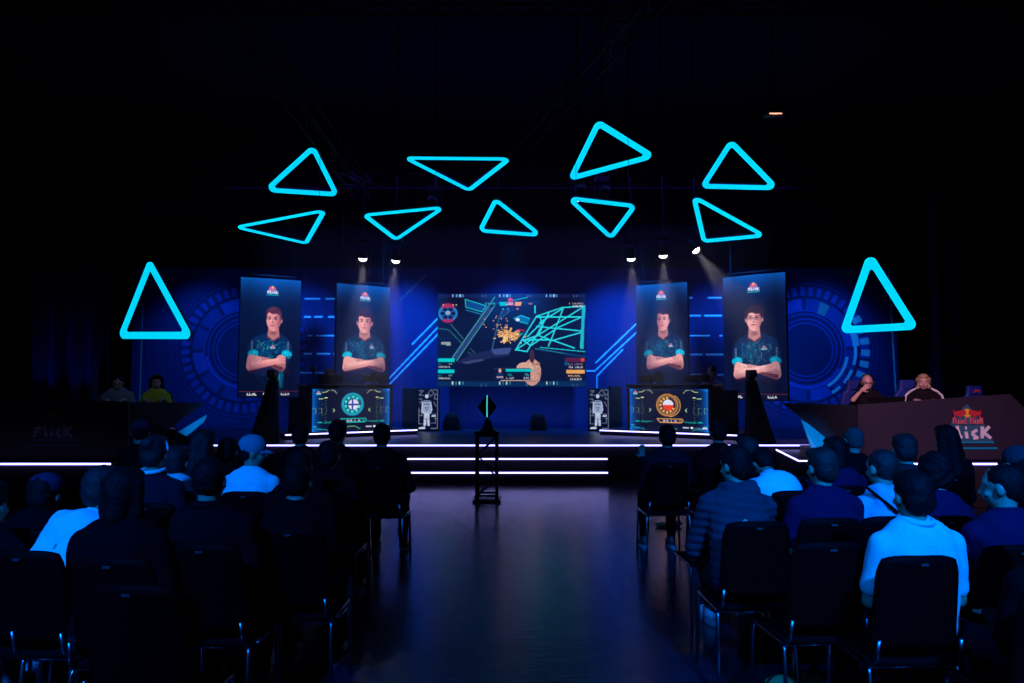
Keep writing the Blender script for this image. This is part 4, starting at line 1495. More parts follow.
def flick_logo(parent, c, rz, s, dim, y):
    """mark built as flat raised shapes in the desk's face; c = lower centre, s = half width"""
    base = Matrix.Translation(c) @ Matrix.Rotation(rz, 4, 'Z')
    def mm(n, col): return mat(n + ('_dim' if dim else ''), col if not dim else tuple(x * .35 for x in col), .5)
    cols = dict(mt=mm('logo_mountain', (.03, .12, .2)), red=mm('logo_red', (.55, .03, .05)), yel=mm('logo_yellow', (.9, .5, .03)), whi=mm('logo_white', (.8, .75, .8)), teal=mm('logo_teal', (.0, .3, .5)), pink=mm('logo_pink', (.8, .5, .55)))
    lg = bpy.data.objects.new('logo', None)
    C.objects.link(lg); lg.parent = parent; lg.matrix_local = base
    def shp(polys, key, name, d):
        mb = MB()
        for i_, pl in enumerate(polys): mb.prism([(x * s, z * s) for x, z in pl], y - d - .004 - .0006 * i_, y - d)
        return mb.build(name, cols[key], lg)
    shp([[(-1.0, .1), (-.72, .75), (-.55, 1.02), (-.42, .95), (-.42, 1.35), (-.3, 1.2), (-.18, 1.45), (0, 1.62), (.18, 1.45), (.3, 1.2), (.42, 1.35), (.42, .95), (.55, 1.02), (.72, .75), (1.0, .1)]], 'mt', 'mountain', .002)
    def disc(cx, cz, r, n=20, ry=None): return [(cx + r * math.cos(2 * PI * k / n), cz + (ry or r) * math.sin(2 * PI * k / n)) for k in range(n)]
    shp([disc(0, 1.28, .17)], 'yel', 'sun', .007)
    bull = [(.04, 1.3), (.1, 1.42), (.2, 1.4), (.3, 1.36), (.42, 1.36), (.5, 1.3), (.52, 1.45), (.55, 1.3), (.5, 1.2), (.54, 1.08), (.48, 1.1), (.42, 1.2), (.34, 1.16), (.32, 1.08), (.25, 1.12), (.2, 1.2), (.12, 1.2), (.06, 1.24)]
    shp([bull, [(-x, z) for x, z in bull]], 'red', 'bull', .012)
    # F l i c K built of strokes
    def st(x0, z0, x1, z1, w=.058):
        v = Vector((x1 - x0, z1 - z0)); n = Vector((-v.y, v.x)).normalized() * w
        return [(x0 - n.x, z0 - n.y), (x1 - n.x, z1 - n.y), (x1 + n.x, z1 + n.y), (x0 + n.x, z0 + n.y)]
    L = [st(-.86, .3, -.8, .74), st(-.82, .7, -.52, .68), st(-.83, .52, -.6, .52, .06), st(-.42, .78, -.3, .3), st(-.33, .34, -.22, .36, .06), st(-.08, .56, -.04, .3), st(-.1, .7, -.04, .7, .06),
         st(.36, .62, .14, .5), st(.14, .48, .38, .3), st(.2, .3, .38, .32, .05), st(.54, .3, .56, .76), st(.58, .5, .84, .76), st(.6, .52, .88, .3)]
    for k, pl in enumerate(L): pass
    shp(L, 'whi', 'flick_lettering', .007)
    shp([[(-.95, .12), (1.0, .12), (1.0, .18), (-.95, .18)], [(-1.15, -.12), (1.15, -.12), (1.1, -.05), (-1.1, -.05)]], 'teal', 'underline', .007)
    textm('Red Bull', s * .34, cols['pink'], lg, Vector((0, y - .02, s * .86)), Matrix.Rotation(PI / 2, 3, 'X'), 'red_bull_lettering', 1.05, offset=s * .006)
    textm('Red Bull', s * .34, cols['red'], lg, Vector((0, y - .024, s * .86)), Matrix.Rotation(PI / 2, 3, 'X'), 'red_bull_lettering', 1.05)
    return lg


def platform(x0, x1, lab):
    e = empty('commentary_platform', ((x0 + x1) / 2, 9.55, 0), 0, lab, 'platform', 'commentary platforms')
    w_ = abs(x1 - x0)
    MB().box((0, 1.34, .29), (w_, 2.68, .575), .005).build('riser', M_riser, e)
    MB().box((0, 1.34, .59), (w_ + .02, 2.7, .02), .005).build('deck', M_stage, e)
    MB().box((0, -.02, .585), (w_, .016, .024)).build('light_strip', M_strip, e)


platform(-10.0, -5.42, 'dark raised platform on the far left with a white strip along its front')
platform(5.0, 9.6, 'dark raised platform on the far right under the commentary desk')

# right desk
org = P(935, 425, 9.9); org.z = .6
R_desk = empty('commentary_desk', org, 0, 'right commentary desk with a purple-brown front and a red winged logo', 'desk', 'commentary desks')
fA = [P(858, 405, 9.75), P(1010, 394, 9.75), P(1046, 428, 9.75), P(1035, 460, 9.75), P(858, 460, 9.75)]
for p_ in fA[3:]: p_.z = .62
thick(fA, M_desk, 'front_panel', R_desk, org)
wing = [P(783, 403, 10.9), P(857.5, 405, 9.8), P(857.5, 460, 9.8), P(838, 455, 10.05), P(826, 437, 10.25)]
thick(wing, M_wing, 'angled_wing', R_desk, org)
mb = MB()
q = [P(858, 405, 9.8) - org, P(1010, 394, 9.8) - org]
vs = [q[0] + Vector((0, 0, -.06)), q[1] + Vector((0, 0, -.17)), q[1] + Vector((0, .75, -.17)), q[0] + Vector((0, .75, -.06))]
vs = [Vector((p.x, p.y, .74)) for p in vs]
mb.add([tuple(p) for p in vs] + [tuple(p + Vector((0, 0, -.04))) for p in vs], [(0, 1, 2, 3), (7, 6, 5, 4), (0, 4, 5, 1), (1, 5, 6, 2), (2, 6, 7, 3), (3, 7, 4, 0)])
mb.build('desk_top', M_blackgloss, R_desk)
lc = P(968, 446, 9.75) - org
flick_logo(R_desk, Vector((lc.x, 0, lc.z - .0)), 0, .355, False, (P(967, 430, 9.75) - org).y)
fl = thick([P(802, 420, 10.7), P(828, 436, 10.7), P(824, 452, 10.7), P(812, 449, 10.7)], M_flat, 'blue_flat', R_desk, org, .04)
fl['label'] = 'light blue triangular flat under the wing'

# left desk, mirrored
org = P(80, 425, 9.9); org.z = .6
L_desk = empty('commentary_desk', org, 0, 'left commentary desk, almost black, with a dim flick logo', 'desk', 'commentary desks')
fA = [P(0, 395, 9.75), P(128, 402, 9.75), P(128, 460, 9.75), P(-20, 460, 9.75), P(-30, 420, 9.75)]
for p_ in fA[2:4]: p_.z = .62
M_dk = mat('desk_panel_black', (.012, .01, .02), .6)
thick(fA, M_dk, 'front_panel', L_desk, org)
wing = [P(128.5, 402, 9.8), P(204, 403, 10.9), P(166, 430, 10.25), P(150, 455, 10.05), P(128.5, 460, 9.8)]
thick(wing, M_wing, 'angled_wing', L_desk, org)
fl = thick([P(178, 432, 10.7), P(206, 415, 10.7), P(203, 422, 10.7), P(186, 436, 10.7)], M_flat, 'blue_flat', L_desk, org, .04)
fl['label'] = 'light blue triangular flat under the wing'
a_, b_ = P(10, 402, 9.8) - org, P(128, 402, 9.8) - org
MB().box(((a_.x + b_.x) / 2, a_.y + .4, .72), (b_.x - a_.x, .75, .04), .006).build('desk_top', M_blackgloss, L_desk)
lc = P(53, 443, 9.75) - org
flick_logo(L_desk, Vector((lc.x, 0, lc.z)), 0, .30, True, (P(53, 430, 9.75) - org).y)


# ------------------------------------------------------------------ people
SKIN = mat('skin', (.45, .20, .13), .5, bump=.05, bscale=200)
SKIN2 = mat('skin_fair', (.62, .36, .30), .5, bump=.05, bscale=200)
TROUS = mat('dark_denim', (.004, .005, .012), .9, bump=.3, bscale=180, spec=.1)
SHOE = mat('dark_shoe', (.02, .02, .025), .6)
SOLE = mat('shoe_sole', (.25, .25, .28), .6)
WSHOE = mat('white_sneaker', (.7, .7, .72), .55)
HAIRD = mat('dark_hair', (.0025, .0025, .0035), .6, bump=.8, bscale=90, spec=.1)
HAIRB = mat('brown_hair', (.010, .008, .009), .6, bump=.8, bscale=90, spec=.25)
HAIRY = mat('blond_hair', (.42, .28, .15), .45, bump=.6, bscale=90)
EYEW = mat('eye_white', (.7, .7, .7), .2)
EYED = mat('eye_dark', (.02, .012, .01), .15)
LIP = mat('lips', (.42, .10, .10), .4)


def cloth(name, col, b=.35):
    return mat('cloth_' + name, col, .9, bump=b, bscale=70, spec=.05)


def folds(amp, seed=0.0):
    def f(co):
        x, y, z = co[:, 0], co[:, 1], co[:, 2]
        return amp * (np.sin(z * 42 + 5 * np.sin(x * 9 + seed) + seed) * .5 + np.sin(x * 31 + z * 22 + seed * 2) * .3 + np.sin(y * 37 - z * 17 + seed) * .3)
    return f


def quilt(co):
    z = co[:, 2]
    return .011 * np.abs(np.sin((z + .02 * np.sin(co[:, 0] * 9)) * PI / .05)) ** .6 - .006


def hairdisp(amp, freq=120, seed=0.):
    def f(co):
        x, y, z = co[:, 0], co[:, 1], co[:, 2]
        return amp * (np.sin(x * freq + 6 * np.sin(z * 18 + seed)) * .6 + np.sin((y + z) * freq * .45 + seed) * .5 + np.sin(z * freq * .3 + x * 40) * .4)
    return f


def person(loc, label, top=1.29, face=0, lean=.1, roll=0.0, yaw=0, pitch=0.1, tilt=0, shirt=None, sleeve='long', style='plain', hair='short', hairm=None,
           trousers=None, shoes=None, arms='lap', legout=False, vox=.013, skin=None, group='seated audience', width=1.0, seat=.45, collar=None, cap=None, front=False, legs=True, scale=1.0):
    """seated person; local +y is where they face; loc = seat point on the floor"""
    skin = skin or SKIN
    hairm = hairm or HAIRD
    trousers = trousers or TROUS
    shoes = shoes or SHOE
    V = Vector
    hipz = seat + .10
    P0 = V((0, 0, hipz))
    # straight seated: hip -> head top = 0.79 when upright
    d = V((math.sin(roll), math.sin(lean), math.cos(lean) * math.cos(roll))).normalized()
    k = (top - hipz - .125 - .11) / (.505 * d.z)
    k = min(max(k, .82), 1.18)
    S = P0 + d * .45 * k             # centre of the shoulder line
    NK = P0 + d * .505 * k
    # head
    bend = lean > .7
    Rh = Euler((-pitch, tilt, yaw), 'XYZ').to_matrix()
    H = NK + V((0, .015 + .02 * math.sin(lean), 0)) + (d * .12 + V((0, 0, -.02)) if bend else V((0, 0, .11)))
    sd = V((math.cos(roll), 0, -math.sin(roll)))
    w_ = width
    sh = {s: S + sd * (.152 * w_ * s) + V((0, -.0, -.05)) for s in (-1, 1)}
    fw = V((0, 1, 0))
    ch = P0 + d * .33 * k
    # arms
    el, wr, hd = {}, {}, {}
    for s in (-1, 1):
        if arms == 'lap':
            el[s] = V((sh[s].x + s * .05, sh[s].y + .03, max(hipz + .1, sh[s].z - .27)))
            wr[s] = V((s * .09, el[s].y + .24, hipz + .10))
            hd[s] = (V((-.5 * s, .85, -.1)), V((0, 0, 1)))
        elif arms == 'knees':
            el[s] = V((s * .19, max(.27, sh[s].y + .05), hipz + .13))
            wr[s] = V((s * .05, el[s].y + .19, hipz + .16))
            hd[s] = (V((-.3 * s, .9, -.2)), V((0, 0, 1)))
        elif arms == 'wide':
            el[s] = V((sh[s].x + s * .12, sh[s].y - .01, sh[s].z - .26))
            wr[s] = V((s * .18, el[s].y + .22, hipz + .08))
            hd[s] = (V((-.5 * s, .85, -.1)), V((0, 0, 1)))
        elif arms == 'desk':
            el[s] = V((sh[s].x + s * .07, sh[s].y + .10, sh[s].z - .25))
            wr[s] = V((s * .13, el[s].y + .22, seat + .37))
            hd[s] = (V((-.4 * s, .9, -.05)), V((0, 0, 1)))
        elif arms == 'face':
            if s == 1:
                el[s] = V((.22, sh[s].y + .22, seat + .36))
                wr[s] = H + V((.10, .125, -.12))
                hd[s] = (V((-.75, -.1, .62)), V((.0, 1, .2)))
            else:
                el[s] = V((sh[s].x - .07, sh[s].y + .10, sh[s].z - .25))
                wr[s] = V((-.1, el[s].y + .22, seat + .37))
                hd[s] = (V((.4, .9, -.05)), V((0, 0, 1)))
        elif arms == 'phone':
            el[s] = V((sh[s].x + s * .05, sh[s].y + .08, sh[s].z - .24))
            wr[s] = V((s * .07 - .12, el[s].y + .17, sh[s].z - .02 if s == -1 else hipz + .1))
            hd[s] = (V((0, .3, .9)) if s == -1 else V((-.3, .9, 0)), V((0, 1, 0)))
    kn = {s: V((s * .14, .45, seat + .07)) for s in (-1, 1)}
    an = {s: V((s * .14, .43, .10)) for s in (-1, 1)}
    if legout:
        kn = {s: V((s * .14 + .10, .50, seat + .04)) for s in (-1, 1)}
        an = {s: V((s * .13 + .25, .98, .10)) for s in (-1, 1)}
    hipj = {s: V((s * .09, .02, hipz - .01)) for s in (-1, 1)}
    b = MB()
    # trunk and limbs
    b.ell(tuple(P0), (.14 * w_, .10, .10))
    b.cap(P0, .115, ch, .12)
    b.ell(tuple(ch + d * .02), (.145 * w_, .10, .17))
    b.cap(sh[-1], .05, sh[1], .05)
    b.cap(S, .062, NK, .05)
    b.cap(NK, .05, H + V((0, -.012, -.03)), .052)
    for s in (-1, 1):
        b.cap(sh[s], .046, el[s], .037)
        b.cap(el[s], .037, wr[s], .025)
        if legs:
            b.cap(hipj[s], .078, kn[s], .055)
            b.cap(kn[s], .05, an[s], .036)
            b.cap(an[s], .036, an[s] + V((s * .01, .11, -.06)), .03)
        # hand: palm, four unequal fingers, thumb at the side of the palm
        dr, nn = hd[s][0].normalized(), hd[s][1].normalized()
        side = dr.cross(nn).normalized()
        nn = side.cross(dr)
        fr_ = .0085 if vox < .01 else .0105
        pc = wr[s] + dr * .045
        Rp = Matrix((side, dr, nn)).transposed()
        b.ell(tuple(pc), (.038, .05, .017), Rp)
        for fi, (o_, L) in enumerate(((-.029, .062), (-.010, .074), (.010, .070), (.029, .055))):
            p0 = pc + dr * .035 + side * o_
            p1 = p0 + dr * L * .5 - nn * .004 + side * o_ * .15
            p2 = p1 + dr * L * .35 - nn * L * .35
            b.cap(p0, fr_, p1, fr_)
            b.cap(p1, fr_, p2, fr_ * .85)
        tsd = -1 if s == 1 else 1
        tsd = tsd if (side.x * s) > 0 else -tsd
        t0 = pc - dr * .02 + side * tsd * .028
        t1 = t0 + (dr * .5 + side * tsd * .8).normalized() * .035
        t2 = t1 + (dr * .9 + side * tsd * .2).normalized() * .028
        b.cap(t0, fr_ * 1.3, t1, fr_ * 1.1)
        b.cap(t1, fr_ * 1.1, t2, fr_ * .9)
    # head
    hp = lambda x, y, z: tuple(H + Rh @ V((x, y, z)))
    b.ell(hp(0, -.008, .028), (.074, .093, .092), Rh)
    b.ell(hp(0, .022, -.035), (.058, .066, .070), Rh)
    b.ell(hp(0, .045, -.078), (.030, .030, .022), Rh)
    b.ell(hp(0, .06, .035), (.055, .03, .02), Rh)
    b.cap(hp(0, .083, .02), .008, hp(0, .102, -.018), .013)
    for s in (-1, 1):
        b.ell(hp(s * .078, -.002, -.004), (.010, .020, .031), Rh, 10, 8)
        b.ell(hp(s * .040, .062, -.022), (.022, .02, .018), Rh, 10, 8)
    for s in (-1, 1): b.ell(hp(s * .014, .087, -.048), (.016, .01, .006), Rh, 8, 6)
    body = voxel(b, 'person', skin, None, vox, 3 if vox > .009 else 4)
    body.location = loc
    body.rotation_euler = (0, 0, face)
    tag(body, label, 'person', group)
    if scale != 1: body.scale = (scale,) * 3
    # shirt
    t = MB()
    cz = .0
    fat = .02
    t.ell(tuple(P0 + V((0, 0, .02))), (.165 * w_, .125, .12))
    t.cap(P0 + V((-.05, 0, .05)), .125, ch + V((-.05 * w_, -.0, 0)), .125)
    t.cap(P0 + V((.05, 0, .05)), .125, ch + V((.05 * w_, -.0, 0)), .125)
    t.ell(tuple(ch + d * .03), (.18 * w_, .125, .17))
    t.cap(sh[-1], .062, S - d * .01, .075)
    t.cap(sh[1], .062, S - d * .01, .075)
    t.cap(S - d * .02, .085, NK - d * .02, .062)
    e_sl = 1.0 if sleeve == 'long' else .0
    pad = .014 if style in ('puffer', 'hoodie') else .008
    for s in (-1, 1):
        t.cap(sh[s] - d * .01, .058 + pad, el[s] if sleeve == 'long' else sh[s] + (el[s] - sh[s]) * .72, .05 + pad)
        if sleeve == 'long': t.cap(el[s], .05 + pad * .8, wr[s], .036 + pad * .5)
    if style in ('puffer', 'hoodie'):
        t.cap(NK + V((-.06, -.075, -.02)), .05, NK + V((.06, -.075, -.02)), .05)
        t.cap(NK + V((-.09, -.02, -.02)), .04, NK + V((-.06, -.07, .0)), .045)
        t.cap(NK + V((.09, -.02, -.02)), .04, NK + V((.06, -.07, .0)), .045)
        t.ell(tuple(NK + V((0, -.095, -.06))), (.11, .05, .075))
    sv = vox * 1.05
    dsp = quilt if style == 'puffer' else folds(.0045, loc[0] * 3.1)
    sname = {'puffer': 'puffer_jacket', 'hoodie': 'hooded_top', 'jacket': 'jacket'}.get(style, 'shirt')
    so = voxel(t, sname, shirt, body, sv, 5, dsp)
    if style in ('polo', 'jacket'):
        pts = [tuple(NK + V((.068 * math.cos(a), .072 * math.sin(a) - .005, .012 + .008 * math.sin(a)))) for a in np.linspace(-PI * 1.4, PI * .4, 26)]
        MB().tube(pts, .014, 8).build('collar', collar or shirt, so, True)
    elif style == 'plain':
        pts = [tuple(NK + V((.062 * math.cos(a), .066 * math.sin(a), -.005))) for a in np.linspace(0, 2 * PI, 26)[:-1]]
        MB().tube(pts, .010, 8, closed=True).build('collar', collar or shirt, so, True)
    # trousers and shoes
    if legs:
        t = MB()
        t.ell(tuple(P0 + V((0, .0, -.025))), (.17 * w_, .13, .085))
        for s in (-1, 1):
            t.cap(hipj[s], .092, kn[s], .07)
            t.cap(kn[s], .066, an[s] + V((0, 0, .02)), .05)
        voxel(t, 'trousers', trousers, body, max(vox, .014), 4, folds(.005, 2 + loc[0]))
        for s in (-1, 1):
            t = MB()
            a0 = an[s]
            t.ell((a0.x, a0.y - .02, .06), (.042, .05, .05))
            t.ell((a0.x + s * .008, a0.y + .075, .045), (.048, .115, .036))
            t.cap(a0 + V((0, 0, -.01)), .042, a0 + V((0, -.005, .02)), .043)
            sho = voxel(t, 'shoe', shoes, body, .012, 3)
            MB().prism([(a0.x + s * .008 + .05 * math.cos(q) * (1 if math.sin(q) > 0 else .85), a0.y + .035 + .155 * math.sin(q)) for q in np.linspace(0, 2 * PI, 20)[:-1]], .0, .022, 'xy').build('sole', SOLE, sho)
    # hair
    if hair != 'bald':
        t = MB()
        t.ell(hp(0, -.020, .042), (.086, .097, .092), Rh)
        if hair != 'crew':
            t.ell(hp(0, -.045, .0), (.078, .066, .085), Rh)
            t.ell(hp(0, .035, .095), (.068, .05, .035), Rh)
        if hair == 'crew':
            t = MB()
            t.ell(hp(0, -.018, .036), (.081, .095, .091), Rh)
            t.ell(hp(0, -.04, .0), (.074, .06, .07), Rh)
        if hair == 'bob':
            for s in (-1, 1):
                t.cap(hp(s * .065, -.02, .05), .04, hp(s * .07, -.01, -.09), .035)
            t.cap(hp(0, -.06, .03), .06, hp(0, -.055, -.09), .055)
        if hair == 'long':
            for s in (-1, 1):
                t.cap(hp(s * .06, -.03, .03), .042, hp(s * .075, -.05, -.17), .04)
                t.cap(hp(s * .075, -.05, -.17), .04, hp(s * .06, -.085, -.33), .028)
            t.cap(hp(0, -.07, .02), .06, hp(0, -.085, -.30), .045)
        if hair == 'bun':
            t.ell(hp(0, -.10, .07), (.045, .042, .042), Rh)
        if hair == 'tail':
            t.cap(hp(0, -.10, .04), .03, hp(0, -.15, -.12), .025)
            t.cap(hp(0, -.15, -.12), .025, hp(0, -.14, -.24), .012)
        amp = .007 if hair == 'curly' else .0022
        if hair == 'curly': t.ell(hp(0, -.015, .055), (.095, .105, .095), Rh)
        voxel(t, 'hair', hairm, body, min(vox, .010), 3, hairdisp(amp, 70 if hair == 'curly' else 130, loc[0]))
    if cap:
        cm, rev = cap
        g = -1 if rev else 1
        t = MB()
        t.ell(hp(0, -.008, .052), (.092, .104, .088), Rh)
        co = voxel(t, 'cap', cm, body, .010, 3)
        pts = []
        vs, fs = [], []
        for j in range(3):
            for i in range(13):
                a = PI * (i / 12)
                r_ = .085 + j * .035
                x = .082 * math.cos(a) * (1 - .08 * j)
                y = g * (.05 + (.045 + j * .032) * math.sin(a))
                z = .035 - .02 * (x / .1) ** 2 - .012 * j
                vs.append(hp(x, y, z))
        for j in range(2):
            for i in range(12):
                fs.append((j * 13 + i, j * 13 + i + 1, (j + 1) * 13 + i + 1, (j + 1) * 13 + i))
        pk = MB().add(vs, fs).build('peak', cm, co, True)
        sm = pk.modifiers.new('t', 'SOLIDIFY'); sm.thickness = .006
    if front:
        for s in (-1, 1):
            ew = MB().ell(hp(s * .031, .070, .012), (.014, .012, .0085), Rh, 12, 8).build('eye', EYEW, body, True)
            MB().ell(hp(s * .031, .0805, .012), (.0062, .003, .0062), Rh, 10, 6).build('iris', EYED, ew, True)
            MB().tube([hp(s * .014, .086, .033), hp(s * .032, .086, .039), hp(s * .05, .074, .034)], [.003, .0042, .002], 6).build('eyebrow', hairm, body, True)
        MB().tube([hp(-.024, .082, -.048), hp(-.01, .094, -.045), hp(0, .095, -.047), hp(.01, .094, -.045), hp(.024, .082, -.048)], [.002, .005, .0045, .005, .002], 8).build('lips', LIP, body, True)
    body['_'] = 0
    del body['_']
    return body, H, Rh, so, sh, S, NK, wr


# ------------------------------------------------------------------ stackable chair
M_shell = mat('black_chair_shell', (.0008, .0008, .0015), .6, bump=.05, spec=.03)
M_pad = mat('black_chair_pad', (.0012, .0012, .002), .9, bump=.3, bscale=200, spec=.05)
M_tag = mat('pale_row_tag', (.03, .035, .04), .4, spec=.1)


def shell_grid(f, nu, nv, th):
    """curved sheet from a function of u, v"""
    vs = [tuple(f(i / nu, j / nv)) for j in range(nv + 1) for i in range(nu + 1)]
    fs = [(j * (nu + 1) + i, j * (nu + 1) + i + 1, (j + 1) * (nu + 1) + i + 1, (j + 1) * (nu + 1) + i) for j in range(nv) for i in range(nu)]
    mb = MB().add(vs, fs)
    return mb


def make_chair():
    e = empty('stacking_chair', (0, 0, 0))
    def seatf(u, v):
        x = (u - .5) * .43 * (1 - .06 * v)
        y = -.20 + v * .42
        z = .445 + .012 * ((u - .5) * 2) ** 2 - .03 * max(0, v - .8) / .2 + .01 * (1 - v)
        return (x, y, z)
    def backf(u, v):
        r = 1 - .10 * max(0, (v - .75) / .25) ** 2
        x = (u - .5) * .40 * r * (1 - .07 * v)
        z = .50 + v * .43 - .02 * max(0, v - .8) * ((u - .5) * 2) ** 4 * 5
        y = -.215 - .07 * v + .035 * ((u - .5) * 2) ** 2
        return (x, y, z)
    s = shell_grid(seatf, 10, 8, .02).build('seat', M_pad, e, True)
    m = s.modifiers.new('t', 'SOLIDIFY'); m.thickness = .025
    b = shell_grid(backf, 12, 10, .02).build('backrest', M_shell, e, True)
    m = b.modifiers.new('t', 'SOLIDIFY'); m.thickness = .014
    MB().box((0, -.292, .895), (.035, .006, .012), .003).build('row_tag', M_tag, b)
    for sx in (-1, 1):
        MB().tube([(sx * .215, .19, .0), (sx * .205, .17, .40), (sx * .20, .15, .435)], .011, 8).build('leg', M_chrome, e, True)
        MB().tube([(sx * .225, -.25, .0), (sx * .205, -.19, .40), (sx * .20, -.17, .435)], .011, 8).build('leg', M_chrome, e, True)
        MB().tube([(sx * .205, .16, .43), (sx * .205, -.19, .43), (sx * .19, -.225, .47), (sx * .185, -.24, .56)], .011, 8).build('side_rail', M_chrome, e, True)
    MB().tube([(-.20, -.18, .425), (.20, -.18, .425)], .010, 8).build('rear_rail', M_chrome, e, True)
    hook = MB().tube([(.215, -.15, .43), (.245, -.15, .44), (.245, -.02, .44), (.215, -.02, .43)], .007, 6).build('link_hook', M_chrome, e, True)
    return e


chair0 = make_chair()
chair_used = [False]


def chair(x, y, rz, lab, group='audience chairs'):
    if not chair_used[0]:
        e = chair0
        chair_used[0] = True
    else:
        e = copy_tree(chair0)
    e.location = (x, y, 0)
    e.rotation_euler = (0, 0, rz)
    return tag(e, lab, 'chair', group)

# ------------------------------------------------------------------ the audience
WHITE = cloth('white', (.62, .66, .70), .12)
POLO = cloth('pale_grey', (.33, .50, .50), .15)
PALEH = cloth('grey_marl', (.30, .34, .42), .3)
NAVY = cloth('navy', (.005, .005, .030))
NAVY2 = cloth('deep_navy', (.005, .008, .016))
BLACK = cloth('black', (.0015, .0015, .003))
BLACK2 = cloth('washed_black', (.002, .002, .004))
PUFF = cloth('slate_puffer', (.016, .030, .045), .1)
GREYB = cloth('slate', (.012, .013, .016))
CAPG = cloth('grey_cap', (.03, .03, .04))
CAPW = cloth('pale_cap', (.16, .2, .26))

